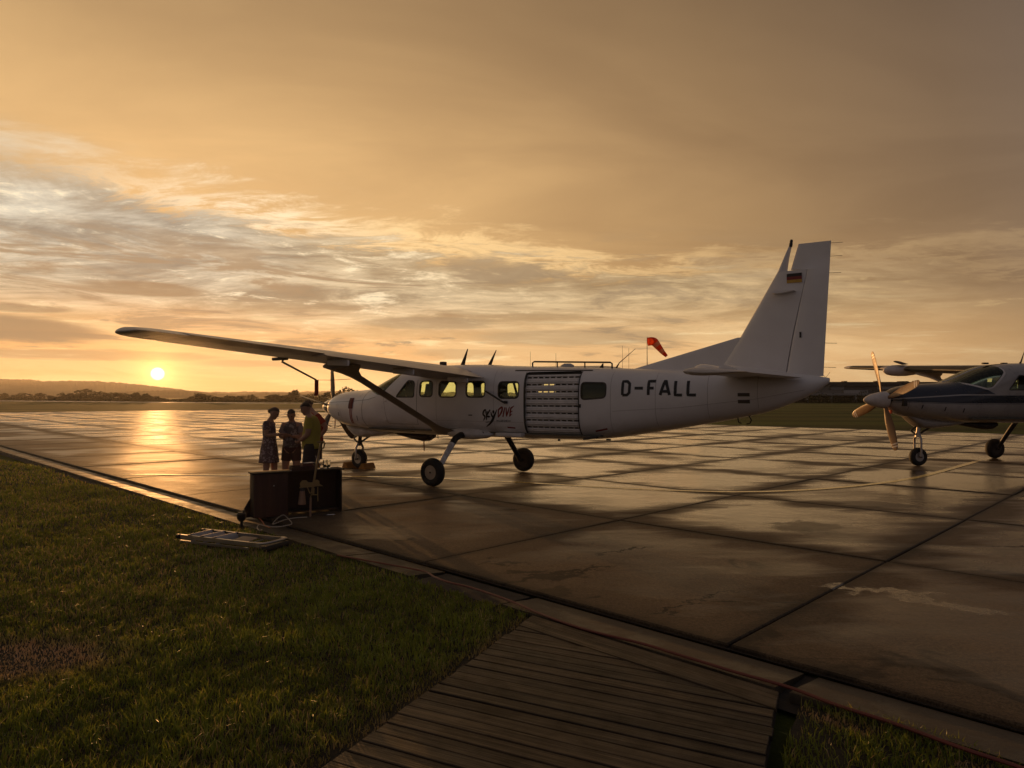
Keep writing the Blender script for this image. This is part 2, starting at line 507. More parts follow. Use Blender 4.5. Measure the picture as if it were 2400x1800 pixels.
def field_grass(N, b):
    geo = N.n('ShaderNodeNewGeometry').outputs['Position']
    a = N.noise(geo, 0.05, 5, 0.6)
    rowm = N.n('ShaderNodeMapping', {'Vector': geo, 'Rotation': (0, 0, radians(12)), 'Scale': (0.010, 0.16, 1.0)}).outputs[0]
    rows = N.noise(rowm, 1.0, 4, 0.6, 0.4)
    c = N.noise(geo, 3.0, 6, 0.7)
    col = N.mix(N.sm(rows, 0.38, 0.60), (0.036, 0.046, 0.010), (0.100, 0.122, 0.024))
    col = N.mix(N.sm(a, 0.45, 0.7, 0.0, 0.7), col, (0.12, 0.105, 0.030))
    col = N.mix(1.0, col, N.mix(N.lin(c, 0.25, 0.75), (0.7, 0.7, 0.7), (1.25, 1.25, 1.25)), 'MULTIPLY')
    N.set(b.inputs['Base Color'], col)
    b.inputs['Roughness'].default_value = 0.9
    b.inputs['Specular IOR Level'].default_value = 0.1
    bn = N.n('ShaderNodeBump', {'Height': N.noise(geo, 9.0, 5, 0.7), 'Strength': 0.8, 'Distance': 0.05})
    N.t.links.new(bn.outputs[0], b.inputs['Normal'])


def lawn_soil(N, b):
    geo = N.n('ShaderNodeNewGeometry').outputs['Position']
    n = N.noise(geo, 9.0, 6, 0.65)
    N.set(b.inputs['Base Color'], N.mix(N.lin(n, 0.3, 0.7), (0.012, 0.011, 0.005), (0.040, 0.030, 0.014)))
    b.inputs['Roughness'].default_value = 0.9
    bn = N.n('ShaderNodeBump', {'Height': N.noise(geo, 40.0, 5, 0.7), 'Strength': 0.7, 'Distance': 0.02})
    N.t.links.new(bn.outputs[0], b.inputs['Normal'])


def wet_runway(N, b):
    geo = N.n('ShaderNodeNewGeometry').outputs['Position']
    n = N.noise(geo, 0.4, 5, 0.6)
    N.set(b.inputs['Base Color'], N.mix(n, (0.05, 0.045, 0.04), (0.09, 0.08, 0.07)))
    N.set(b.inputs['Roughness'], N.lin(n, 0.3, 0.7, 0.15, 0.35))


M_slab = mat('wet_concrete', wet_concrete)
M_fill = mat('joint_filler', dark_filler)
M_field = mat('field_grass', field_grass)
M_soil = mat('lawn_soil', lawn_soil)
M_runway = mat('wet_runway', wet_runway)


def kerb_concrete(N, b):
    geo = N.n('ShaderNodeNewGeometry').outputs['Position']
    rnd = N.n('ShaderNodeObjectInfo').outputs['Random']
    med = N.noise(geo, 2.4, 6, 0.65, 0.4); fin = N.noise(geo, 60.0, 5, 0.7)
    col = N.mix(N.sm(med, 0.3, 0.7), (0.036, 0.027, 0.017), (0.095, 0.068, 0.042))
    col = N.mix(1.0, col, N.mix(N.lin(fin, 0.25, 0.75), (0.5, 0.5, 0.5), (1.5, 1.5, 1.5)), 'MULTIPLY')
    N.set(b.inputs['Base Color'], N.mix(1.0, col, N.mix(rnd, (0.7, 0.8, 0.8), (1.12, 1.1, 1.06)), 'MULTIPLY'))
    N.set(b.inputs['Roughness'], N.m('ADD', N.sm(med, 0.4, 0.6, 0.42, 0.70), N.m('MULTIPLY', N.m('SUBTRACT', fin, 0.5), 0.2)))
    h = N.m('ADD', N.m('MULTIPLY', fin, 0.0035), N.m('MULTIPLY', med, 0.01))
    bn = N.n('ShaderNodeBump', {'Height': h, 'Strength': 1.0, 'Distance': 1.0})
    N.t.links.new(bn.outputs[0], b.inputs['Normal'])


M_kerb = mat('gutter_concrete', kerb_concrete)

# ------------------------------------------------------------------ open ground out to the hills
R0 = 2600
V = [(0, 0, -0.10)]; F = []
rings = [6, 20, 60, 150, 350, 800, 1600, R0]
NS = 72
for r in rings:
    for k in range(NS):
        a = 2 * pi * k / NS
        V.append((r * cos(a), r * sin(a), -0.10))
for k in range(NS):
    F.append((0, 1 + k, 1 + (k + 1) % NS))
for i in range(len(rings) - 1):
    for k in range(NS):
        k2 = (k + 1) % NS
        F.append((1 + i * NS + k, 1 + (i + 1) * NS + k, 1 + (i + 1) * NS + k2, 1 + i * NS + k2))
tag(mesh('ground', V, F, M_field), kind='structure')

# ------------------------------------------------------------------ concrete apron: dark bed and individual slabs
PIT, U0, V0 = 3.78, -2.60, 4.95
apron_poly = [uvp(-101, V0 - 0.01), uvp(12, V0 - 0.01), uvp(12, V0 + 10 * PIT), uvp(-86, V0 + 10 * PIT), uvp(-86, V0 + 15 * PIT), uvp(-101, V0 + 15 * PIT)]
bed = mesh('apron', [(x, y, -0.035) for x, y, z in apron_poly], [tuple(range(6))], M_fill)
tag(bed, kind='structure')


def slab_mesh():
    bm = bmesh.new()
    bmesh.ops.create_cube(bm, size=1.0)
    for v in bm.verts:
        v.co = Vector((v.co.x * (PIT - 0.024), v.co.y * (PIT - 0.024), v.co.z * 0.05 - 0.025))
    top = [e for e in bm.edges if all(v.co.z > -0.01 for v in e.verts)]
    bmesh.ops.bevel(bm, geom=top, offset=0.012, segments=1, affect='EDGES')
    me = bpy.data.meshes.new('slab'); bm.to_mesh(me); bm.free()
    me.materials.append(M_slab)
    return me


slab_me = slab_mesh()
n_slab = 0
cells = [(i, j) for j in range(10) for i in range(-26, 4)] + [(i, j) for j in range(10, 15) for i in range(-26, -22)]
cells = [(i, j) for (i, j) in cells if not (i >= 2 and j > 6)]
cells.sort(key=lambda c: math.hypot(*uvp(U0 + (c[0] + 0.5) * PIT, V0 + (c[1] + 0.5) * PIT)[:2]))
for (i, j) in cells[:298]:
    o = bpy.data.objects.new('slab', slab_me)
    x, y, z = uvp(U0 + (i + 0.5) * PIT, V0 + (j + 0.5) * PIT)
    o.location = (x, y, random.uniform(-0.003, 0.003))
    o.rotation_euler = (random.gauss(0, 0.0013), random.gauss(0, 0.0013), radians(-45) + random.gauss(0, 0.0006))
    link(o, bed)
rest = MB()
for (i, j) in cells[298:]:
    x, y, z = uvp(U0 + (i + 0.5) * PIT, V0 + (j + 0.5) * PIT)
    rest.box((x, y, -0.025), (PIT - 0.030, PIT - 0.030, 0.05), radians(-45))
if rest.v:
    tag(rest.build('slab', M_slab, bed, smooth=False), kind='stuff')

# gutter stones between apron and lawn
gut = tag(mesh('gutter', [uvp(-70, 4.30, -0.068), uvp(6, 4.30, -0.068), uvp(6, V0, -0.068), uvp(-70, V0, -0.068)], [(0, 1, 2, 3)], M_fill), kind='structure')
KL = 2.66
for k in range(-24, 4):
    ua = -1.95 + k * KL
    w = 0.50 if k > -14 else 0.6
    gap = 0.05 if k in (-1, 0) else 0.02
    ring_ = []
    B = MB()
    prof = [(4.43, 0.002), (4.60, -0.010), (4.78, -0.030), (4.905, -0.040)]     # dished towards the apron
    sect = [(p[0], -0.058) for p in (prof[0], prof[-1])]
    def rr(u):
        return [uvp(u, v, z) for v, z in prof] + [uvp(u, 4.905, -0.066), uvp(u, 4.43, -0.066)]
    B.loft([rr(ua + gap), rr(ua + KL * 0.5), rr(ua + KL - gap)])
    if k == -2:
        B = MB(); prof = [(4.43, -0.030), (4.62, -0.034), (4.78, -0.044), (4.905, -0.048)]
        B.loft([rr(ua + gap + 1.35), rr(ua + KL - gap - 0.02)])
        B.build('gutter_patch', mat('dark_patch', color=(0.028, 0.022, 0.016), rough=0.8, bump=0.8, bscale=60), gut, smooth=False)
        B = MB(); prof = [(4.43, 0.002), (4.60, -0.010), (4.78, -0.030), (4.905, -0.040)]
        B.loft([rr(ua + gap), rr(ua + 1.30)])
    B.build('gutter_stone', M_kerb, gut, smooth=False)

# distant runway strip
tag(mesh('runway', [(-600, 528, -0.07), (-239, 312, -0.07), (-109, 221, -0.07), (-44, 187, -0.07), (60, 150, -0.07),
                    (62, 168, -0.07), (-44, 200, -0.07), (-109, 238, -0.07), (-239, 340, -0.07), (-600, 575, -0.07)],
         [(0, 1, 8, 9), (1, 2, 7, 8), (2, 3, 6, 7), (3, 4, 5, 6)], M_runway), kind='structure')

# yellow guide line on the apron
ypts = [(-9.5, 16.9), (-7.2, 16.75), (-5.2, 16.6), (-3.54, 16.42), (-2.0, 16.1), (0.0, 15.4), (1.8, 14.55), (3.43, 13.97), (4.67, 13.80), (6.16, 14.15), (7.88, 15.05), (9.46, 16.2), (11.2, 17.85), (13.87, 20.5)]
def smooth_path(pts, n=8):
    out = []
    P = [Vector((p[0], p[1], p[2] if len(p) > 2 else 0)) for p in pts]
    for i in range(len(P) - 1):
        p0, p1, p2, p3 = P[max(i - 1, 0)], P[i], P[i + 1], P[min(i + 2, len(P) - 1)]
        for k in range(n):
            t = k / n
            out.append(0.5 * ((2 * p1) + (-p0 + p2) * t + (2 * p0 - 5 * p1 + 4 * p2 - p3) * t * t + (-p0 + 3 * p1 - 3 * p2 + p3) * t ** 3))
    out.append(P[-1])
    return out
yp = smooth_path(ypts, 10)
V, F = [], []
for i, p in enumerate(yp):
    t = (yp[min(i + 1, len(yp) - 1)] - yp[max(i - 1, 0)]).normalized()
    n = Vector((-t.y, t.x, 0))
    wd = 0.080 * (0.9 + 0.2 * random.random())
    V += [p + n * wd + Vector((0, 0, 0.0075)), p - n * wd + Vector((0, 0, 0.0075))]
    if i: F.append((2 * i - 2, 2 * i - 1, 2 * i + 1, 2 * i))
def worn_yellow(N, b):
    geo = N.n('ShaderNodeNewGeometry').outputs['Position']
    n = N.noise(geo, 9.0, 6, 0.7)
    N.set(b.inputs['Base Color'], N.mix(N.sm(n, 0.28, 0.42), (0.26, 0.19, 0.09), (0.90, 0.68, 0.20)))
    N.set(b.inputs['Roughness'], N.lin(n, 0.3, 0.7, 0.14, 0.34))
tag(mesh('painted_line', V, F, mat('worn_yellow_paint', worn_yellow)), kind='structure')

# ------------------------------------------------------------------ lawns
def edge_noise(x, y):
    return 0.05 * sin(3.1 * x + 1.7 * y) + 0.035 * sin(7.3 * x - 5.1 * y) + 0.02 * sin(15.0 * x + 11.0 * y)
DK_L = [(0.18, 6.0), (-0.97, 3.57), (-1.95, 1.5)]      # left edge of the deck
lawn_edge = [(-40, 43.9), (-22.3, 26.9), (-15.5, 20.9), (-12.7, 18.75), (-9.5, 15.35), (-7.75, 13.85), (-5.77, 12.0), (-4.47, 10.72), (-2.78, 8.97), (-1.86, 8.12), (-0.72, 7.0), (0.16, 6.04)]
lawn_poly = lawn_edge + DK_L[1:] + [(-12, 1.5), (-60, 20)]
tag(mesh('lawn', [(x, y, -0.03) for x, y in lawn_poly], [tuple(range(len(lawn_poly)))], M_soil), kind='structure')
lawn2_poly = [(1.90, 4.40), (2.13, 4.24), (2.70, 3.66), (4.2, 2.1), (4.2, 1.2), (0.6, 1.2), (1.30, 3.3), (1.62, 4.05), (1.80, 4.33)]
tag(mesh('lawn_patch', [(x, y, -0.04) for x, y in lawn2_poly], [tuple(range(len(lawn2_poly)))], M_soil), kind='structure')


def inside(poly, X, Y):
    ins = np.zeros(len(X), bool)
    n = len(poly)
    for i in range(n):
        x1, y1 = poly[i][0], poly[i][1]; x2, y2 = poly[(i + 1) % n][0], poly[(i + 1) % n][1]
        c = ((y1 > Y) != (y2 > Y)) & (X < (x2 - x1) * (Y - y1) / (y2 - y1 + 1e-12) + x1)
        ins ^= c
    return ins


def vnoise(X, Y, s, seed):
    """cheap smooth value noise for scattering"""
    r = np.random.default_rng(seed); G = r.random((64, 64))
    x = (X / s) % 64; y = (Y / s) % 64
    xi = x.astype(int) % 64; yi = y.astype(int) % 64; fx = x - np.floor(x); fy = y - np.floor(y)
    fx = fx * fx * (3 - 2 * fx); fy = fy * fy * (3 - 2 * fy)
    x2 = (xi + 1) % 64; y2 = (yi + 1) % 64
    return (G[xi, yi] * (1 - fx) + G[x2, yi] * fx) * (1 - fy) + (G[xi, y2] * (1 - fx) + G[x2, y2] * fx) * fy


def grass_material(N, b):
    at = N.n('ShaderNodeAttribute', attribute_name='tint')
    ax, ay, az_ = N.xyz(at.outputs['Vector'])
    green = N.mix(ax, (0.075, 0.124, 0.014), (0.215, 0.265, 0.040))
    straw = N.mix(ax, (0.28, 0.155, 0.085), (0.70, 0.42, 0.26))
    col = N.mix(ay, green, straw)
    N.set(b.inputs['Base Color'], N.mix(1.0, col, N.mix(az_, (0.30, 0.30, 0.28), (1.40, 1.38, 1.30)), 'MULTIPLY'))
    b.inputs['Roughness'].default_value = 0.30
    b.inputs['Specular IOR Level'].default_value = 0.45
    tr = N.n('ShaderNodeBsdfTranslucent', {'Color': N.mix(0.5, col, (0.36, 0.36, 0.050))})
    ms = N.n('ShaderNodeMixShader', {0: 0.42})
    out = [n for n in N.t.nodes if n.type == 'OUTPUT_MATERIAL'][0]
    N.t.links.new(b.outputs[0], ms.inputs[1]); N.t.links.new(tr.outputs[0], ms.inputs[2])
    N.t.links.new(ms.outputs[0], out.inputs[0])


M_blade = mat('grass_blades', grass_material)


def grass(name, X, Y, Z, hgt, wid, tint, lean=0.55):
    """one mesh of bent two-segment blades"""
    n = len(X)
    a = rng.random(n) * 2 * pi
    la = a + rng.normal(0, 0.9, n)
    ln = np.abs(rng.normal(lean, 0.28, n)) * hgt
    ca, sa = np.cos(a) * wid * 0.5, np.sin(a) * wid * 0.5
    mx, my = X + np.cos(la) * ln * 0.32, Y + np.sin(la) * ln * 0.32
    tx, ty = X + np.cos(la) * ln, Y + np.sin(la) * ln
    zt = Z + np.sqrt(np.maximum(hgt ** 2 - (ln * 0.8) ** 2, (0.3 * hgt) ** 2))
    zm = Z + hgt * 0.55
    co = np.empty((n, 5, 3), np.float32)
    co[:, 0] = np.stack([X - ca, Y - sa, Z - 0.01], 1); co[:, 1] = np.stack([X + ca, Y + sa, Z - 0.01], 1)
    co[:, 2] = np.stack([mx - ca * 0.85, my - sa * 0.85, zm], 1); co[:, 3] = np.stack([mx + ca * 0.85, my + sa * 0.85, zm], 1)
    co[:, 4] = np.stack([tx, ty, zt], 1)
    base = np.arange(n, dtype=np.int32)[:, None] * 5
    tri = (base + np.array([[0, 1, 3, 0, 3, 2, 2, 3, 4]], np.int32)).reshape(-1)
    me = bpy.data.meshes.new(name)
    me.vertices.add(n * 5); me.vertices.foreach_set('co', co.reshape(-1))
    me.loops.add(n * 9); me.loops.foreach_set('vertex_index', tri)
    me.polygons.add(n * 3)
    me.polygons.foreach_set('loop_start', np.arange(n * 3, dtype=np.int32) * 3)
    at = me.attributes.new('tint', 'FLOAT_VECTOR', 'POINT')
    hz = np.array([0.35, 0.35, 0.75, 0.75, 1.0], np.float32)
    tv = np.empty((n, 5, 3), np.float32)
    tv[:, :, 0] = tint[:, None, 0]; tv[:, :, 1] = tint[:, None, 1]; tv[:, :, 2] = 0.15 + 0.85 * tint[:, None, 2]
    at.data.foreach_set('vector', tv.reshape(-1))
    me.materials.append(M_blade)
    me.update(); me.validate()
    o = bpy.data.objects.new(name, me)
    COL.objects.link(o)
    tag(o, kind='stuff')
    return o


def scatter(poly, bands):
    """bands: (near, far, count per square metre, blade width)"""
    out = []
    for (d0, d1, dens, w) in bands:
        xs = [p[0] for p in poly]; ys = [p[1] for p in poly]
        x0, x1 = max(min(xs), -0.80 * d1 - 0.6), min(max(xs), 0.80 * d1 + 0.6)
        y0, y1 = max(min(ys), d0 - 0.2), min(max(ys), d1)
        if y1 <= y0 or x1 <= x0: continue
        n = int((x1 - x0) * (y1 - y0) * dens)
        X = rng.uniform(x0, x1, n); Y = rng.uniform(y0, y1, n)
        k = (Y >= d0) & (Y < d1) & (np.abs(X) < 0.78 * Y + 0.5)
        X, Y = X[k], Y[k]
        k = inside(poly, X + 0.035 * np.sin(9 * Y) + 0.03 * np.sin(23 * X + 4), Y + 0.035 * np.sin(8 * X))
        X, Y = X[k], Y[k]
        out.append((X, Y, np.full(len(X), w)))
    return [np.concatenate(c) for c in zip(*out)]


X, Y, Wd = scatter(lawn_poly, [(3.2, 5.0, 4300, 0.0062), (5.0, 7.0, 2900, 0.0078), (7.0, 10.0, 1700, 0.010), (10.0, 15.0, 850, 0.012), (15.0, 27.0, 300, 0.020)])
n1 = vnoise(X, Y, 0.42, 1); n2 = vnoise(X, Y, 0.085, 2); n3 = vnoise(X, Y, 1.6, 3)
dry = np.exp(-(((X + 3.75) / 0.72) ** 2 + ((Y - 5.08) / 0.36) ** 2) ** 1.5)           # the scorched patch
dry = np.clip(dry * 1.5 + (n2 - 0.5) * 0.6 * (dry > 0.1), 0, 1)
# worn fringe beside the deck and the gutter
dd = np.abs((X - DK_L[0][0]) * (-2.43) - (Y - DK_L[0][1]) * (-1.15)) / 2.688
fringe = np.exp(-(dd / 0.11) ** 2) * (Y < 6.0) * (n1 < 0.75)
straw = np.clip(np.maximum(np.maximum(dry, fringe * 0.9), (rng.random(len(X)) < 0.07 + 0.12 * (n3 > 0.55) + 0.10 * (X < -3)) * 0.75), 0, 1)
hgt = (0.018 + 0.060 * n2 + 0.034 * n1) * rng.uniform(0.6, 1.35, len(X))
hgt = hgt * (1 - 0.50 * dry) * (1 - 0.45 * fringe)
hgt *= 0.82
keep = rng.random(len(X)) > np.maximum(fringe * 0.55, dry * 0.05)
tint = np.stack([np.clip(0.5 * n1 + 0.5 * rng.random(len(X)) + 0.5 * dry, 0, 1), straw, np.clip(-0.05 + 1.0 * n2 + 0.55 * n1 + 0.35 * (n3 - 0.5) + 0.55 * dry, 0, 1)], 1)
grass('lawn_grass', X[keep], Y[keep], np.full(keep.sum(), -0.03), hgt[keep], Wd[keep], tint[keep])
X, Y, Wd = scatter(lawn2_poly, [(2.8, 4.7, 4300, 0.006)])
n1 = vnoise(X, Y, 0.3, 5); n2 = vnoise(X, Y, 0.12, 6)
ed_ = (0.7071 * (X + Y) - 4.30)
strw = np.clip(np.exp(-((ed_ + 0.02) / 0.06) ** 2) * 1.3 * (n1 > 0.35), 0, 1)
leftd = np.exp(-(((X - 1.75) / 0.12) ** 2)) * (Y > 3.5)
hgt = (0.028 + 0.050 * n2) * rng.uniform(0.6, 1.4, len(X)) * (1 - 0.5 * strw)
keep = rng.random(len(X)) > leftd * 0.8
tint = np.stack([np.clip(0.4 * n1 + 0.6 * rng.random(len(X)), 0, 1), np.maximum(strw, (rng.random(len(X)) < 0.06) * 0.8), np.clip(0.25 + 0.8 * n2, 0, 1)], 1)
grass('lawn_patch_grass', X[keep], Y[keep], np.full(keep.sum(), -0.04), hgt[keep], Wd[keep], tint[keep])

# ------------------------------------------------------------------ boardwalk of ribbed planks
def deck_wood(N, b):
    ob = N.n('ShaderNodeTexCoord').outputs['Object']
    rnd = N.n('ShaderNodeObjectInfo').outputs['Random']
    off = N.v('ADD', ob, N.com(N.m('MULTIPLY', rnd, 37.0), N.m('MULTIPLY', rnd, 11.0), 0.0))
    g = N.noise(N.n('ShaderNodeMapping', {'Vector': off, 'Scale': (1.1, 42.0, 42.0)}).outputs[0], 1.0, 7, 0.7, 0.8)
    g2 = N.noise(N.n('ShaderNodeMapping', {'Vector': off, 'Scale': (3.0, 150.0, 150.0)}).outputs[0], 1.0, 4, 0.65, 0.3)
    blot = N.noise(off, 3.2, 6, 0.65, 0.5)
    col = N.mix(N.sm(g, 0.30, 0.68), (0.012, 0.008, 0.0045), (0.070, 0.047, 0.027))
    col = N.mix(N.sm(blot, 0.45, 0.68, 0.0, 0.65), col, (0.028, 0.020, 0.011))
    col = N.mix(1.0, col, N.mix(N.lin(g2, 0.25, 0.75), (0.6, 0.6, 0.6), (1.4, 1.4, 1.4)), 'MULTIPLY')
    N.set(b.inputs['Base Color'], N.mix(1.0, col, N.mix(rnd, (0.42, 0.42, 0.42), (1.50, 1.46, 1.38)), 'MULTIPLY'))
    N.set(b.inputs['Roughness'], N.lin(g, 0.3, 0.7, 0.66, 0.38))
    N.set(b.inputs['Specular IOR Level'], N.lin(blot, 0.35, 0.65, 0.5, 0.2))
    h = N.m('ADD', N.m('MULTIPLY', g2, 0.0012), N.m('MULTIPLY', g, 0.0045))
    bn = N.n('ShaderNodeBump', {'Height': h, 'Strength': 1.0, 'Distance': 1.0})
    N.t.links.new(bn.outputs[0], b.inputs['Normal'])


M_deck = mat('weathered_deck_wood', deck_wood)
deck_out = [(0.18, 6.02), (1.72, 4.47), (1.29, 3.55), (0.35, 1.5), (-1.95, 1.5), (-0.97, 3.57)]
deck = tag(mesh('boardwalk', [(x, y, -0.035) for x, y in deck_out], [tuple(range(6))], M_fill), kind='structure')


def clip_poly(poly, a, b, c):
    """keep a*x+b*y<=c"""
    out = []
    for i in range(len(poly)):
        p, q = poly[i], poly[(i + 1) % len(poly)]
        dp, dq = a * p[0] + b * p[1] - c, a * q[0] + b * q[1] - c
        if dp <= 0: out.append(p)
        if dp * dq < 0:
            t = dp / (dp - dq)
            out.append((p[0] + (q[0] - p[0]) * t, p[1] + (q[1] - p[1]) * t))
    return out


def plank(poly, ang, ztop, th=0.028):
    cx = sum(p[0] for p in poly) / len(poly); cy = sum(p[1] for p in poly) / len(poly)
    ca, sa = cos(-ang), sin(-ang)
    L = [((x - cx) * ca - (y - cy) * sa, (x - cx) * sa + (y - cy) * ca) for x, y in poly]
    n = len(L)
    V = [(x, y, 0) for x, y in L] + [(x, y, -th) for x, y in L]
    F = [tuple(range(n)), tuple(range(2 * n - 1, n - 1, -1))] + [(i, n + i, n + (i + 1) % n, (i + 1) % n) for i in range(n)]
    o = mesh('plank', V, F, M_deck, deck)
    bm = bmesh.new(); bm.from_mesh(o.data)
    bmesh.ops.recalc_face_normals(bm, faces=bm.faces[:])
    te = [e for e in bm.edges if all(v.co.z > -0.001 for v in e.verts)]
    bmesh.ops.bevel(bm, geom=te, offset=0.004, segments=1, affect='EDGES')
    bm.to_mesh(o.data); bm.free()
    o.location = (cx, cy, ztop + random.uniform(-0.004, 0.004)); o.rotation_euler = (random.gauss(0, 0.009), random.gauss(0, 0.0012), ang + random.gauss(0, 0.0012))
    return o


# two border planks along the gutter, then the field of planks
nb = (0.70710678, 0.70710678)
for k in range(2):
    hi = 4.375 - k * 0.135; lo = hi - 0.128
    pl = clip_poly(clip_poly(deck_out, nb[0], nb[1], hi), -nb[0], -nb[1], -lo)
    if len(pl) > 2: plank(pl, radians(-45), 0.012)
pa = radians(-26.5)
nn = (sin(-pa), cos(-pa))
nn = (-sin(pa), cos(pa))
inner = clip_poly(deck_out, nb[0], nb[1], 4.375 - 2 * 0.135)
dist = [nn[0] * x + nn[1] * y for x, y in inner]
d = min(dist)
while d < max(dist):
    pl = clip_poly(clip_poly(inner, nn[0], nn[1], d + 0.109), -nn[0], -nn[1], -d)
    if len(pl) > 2 and max(p[1] for p in pl) > 2.2:
        e_ = random.uniform(-0.012, 0.012)                           # ends not cut quite true
        cxp = sum(p[0] for p in pl) / len(pl)
        pl = [(p[0] + (e_ if p[0] < cxp else -e_) * cos(pa), p[1] + (e_ if p[0] < cxp else -e_) * sin(pa)) for p in pl]
        plank(pl, pa, 0.010)
    d += 0.118

# ------------------------------------------------------------------ aircraft
def white_paint(N, b):
    ob = N.n('ShaderNodeTexCoord').outputs['Object']
    n = N.noise(ob, 1.6, 6, 0.62)
    st = N.noise(N.n('ShaderNodeMapping', {'Vector': ob, 'Scale': (1.0, 6.0, 1.2)}).outputs[0], 2.2, 6, 0.6)
    ox, oy, oz = N.xyz(ob)
    dirt = N.m('MULTIPLY', N.sm(oz, 1.55, 0.98), N.sm(st, 0.32, 0.60))
    col = N.mix(N.lin(n, 0.3, 0.7), (0.70, 0.67, 0.66), (0.78, 0.76, 0.75))
    col = N.mix(N.m('MULTIPLY', dirt, 0.6), col, (0.27, 0.23, 0.19))
    N.set(b.inputs['Base Color'], col)
    N.set(b.inputs['Roughness'], N.lin(n, 0.3, 0.7, 0.26, 0.40))
    b.inputs['Coat Weight'].default_value = 0.25
    b.inputs['Coat Roughness'].default_value = 0.12
    # faint skin panels and rivet lines
    pan = N.m('ABSOLUTE', N.m('SINE', N.m('MULTIPLY', ox, pi / 0.52)))
    ln = N.sm(pan, 0.0, 0.02, -1.0, 0.0)
    h = N.m('ADD', N.m('MULTIPLY', ln, 0.0006), N.m('MULTIPLY', N.noise(ob, 2.6, 2, 0.5), 0.004))
    bn = N.n('ShaderNodeBump', {'Height': h, 'Strength': 0.6, 'Distance': 1.0})
    N.t.links.new(bn.outputs[0], b.inputs['Normal'])


def blue_scheme(N, b):
    ob = N.n('ShaderNodeTexCoord').outputs['Object']
    ox, oy, oz = N.xyz(ob)
    n = N.noise(ob, 2.0, 6, 0.62); sp = N.noise(ob, 38.0, 3, 0.6)
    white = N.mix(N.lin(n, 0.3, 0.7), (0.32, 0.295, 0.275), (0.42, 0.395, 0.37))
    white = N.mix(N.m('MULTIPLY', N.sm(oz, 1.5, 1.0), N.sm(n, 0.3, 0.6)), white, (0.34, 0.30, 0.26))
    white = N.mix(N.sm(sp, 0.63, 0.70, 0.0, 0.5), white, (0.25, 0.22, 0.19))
    navy = N.mix(N.lin(n, 0.3, 0.7), (0.006, 0.009, 0.021), (0.009, 0.014, 0.030))
    # lower cheat line, a white hairline above it and the blue nose top, converging towards the spinner
    fw = N.m('MAXIMUM', N.m('SUBTRACT', -3.3, ox), 0.0)
    z0 = N.m('ADD', 1.535, N.m('MULTIPLY', fw, 0.030))
    z1 = N.m('SUBTRACT', 1.745, N.m('MULTIPLY', fw, 0.060))
    z2 = N.m('SUBTRACT', 1.778, N.m('MULTIPLY', fw, 0.062))
    low = N.m('MULTIPLY', N.sm(N.m('SUBTRACT', oz, z0), -0.004, 0.004), N.sm(N.m('SUBTRACT', oz, z1), -0.004, 0.004, 1.0, 0.0))
    pin = N.m('MULTIPLY', N.sm(N.m('SUBTRACT', oz, z0), -0.028, -0.024), N.sm(N.m('SUBTRACT', oz, z0), -0.016, -0.012, 1.0, 0.0))
    low = N.m('MAXIMUM', low, pin)
    back = N.m('ADD', ox, N.m('MULTIPLY', N.m('SUBTRACT', oz, 1.85), 1.9))
    top = N.m('MULTIPLY', N.sm(N.m('SUBTRACT', oz, z2), -0.004, 0.004), N.sm(back, -2.50, -2.52))
    N.set(b.inputs['Base Color'], N.mix(N.m('MAXIMUM', low, top), white, navy))
    N.set(b.inputs['Roughness'], N.lin(n, 0.3, 0.7, 0.22, 0.36))
    b.inputs['Coat Weight'].default_value = 0.4


def cabin_glass(N, b):
    g = N.n('ShaderNodeTexCoord').outputs['Object']
    tr = N.n('ShaderNodeBsdfTransparent', {'Color': N.mix(N.noise(g, 3.0, 4, 0.6), (0.895, 0.972, 0.85), (0.92, 0.985, 0.88))})
    gl = N.n('ShaderNodeBsdfGlossy', {'Color': (0.9, 0.95, 0.85), 'Roughness': 0.04})
    fr = N.n('ShaderNodeFresnel', {'IOR': 1.40})
    ms = N.n('ShaderNodeMixShader', {0: fr.outputs[0]})
    out = [n for n in N.t.nodes if n.type == 'OUTPUT_MATERIAL'][0]
    N.t.links.new(tr.outputs[0], ms.inputs[1]); N.t.links.new(gl.outputs[0], ms.inputs[2])
    N.t.links.new(ms.outputs[0], out.inputs[0])


M_white = mat('aircraft_white', white_paint)
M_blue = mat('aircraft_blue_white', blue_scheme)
M_glass = mat('cabin_glass', cabin_glass)
M_black = mat('black_paint', color=(0.018, 0.015, 0.013), rough=0.45)
M_rubber = mat('tyre_rubber', color=(0.016, 0.014, 0.012), rough=0.72, bump=0.4, bscale=60)
M_seal = mat('window_seal', color=(0.040, 0.035, 0.028), rough=0.55)
M_gap = mat('panel_gap', color=(0.05, 0.042, 0.036), rough=0.7)
M_alu = mat('bare_metal', color=(0.42, 0.39, 0.36), rough=0.34, metal=0.9)
M_darkm = mat('dark_metal', color=(0.055, 0.046, 0.038), rough=0.45, metal=0.6)
M_blade_p = mat('propeller_blade', color=(0.10, 0.075, 0.055), rough=0.33)
M_sock_red = mat('red_ribbon', color=(0.30, 0.018, 0.012), rough=0.7)
M_red = mat('red_print', color=(0.22, 0.022, 0.017), rough=0.45)
M_gold = mat('gold_print', color=(0.55, 0.33, 0.05), rough=0.45)
M_inner = mat('cabin_lining', color=(0.10, 0.098, 0.078), rough=0.8)
M_seat = mat('seat_fabric', color=(0.05, 0.045, 0.04), rough=0.85)
M_boot = mat('deice_boot', color=(0.018, 0.017, 0.016), rough=0.40)
M_chrome = mat('polished_spinner', color=(0.62, 0.58, 0.54), rough=0.20, metal=1.0)
M_amber = mat('landing_lens', color=(0.5, 0.45, 0.4), rough=0.1)
M_strut = mat('strut_shaded_white', color=(0.24, 0.215, 0.20), rough=0.45)  # shade on the backlit struts is mixed into this grey
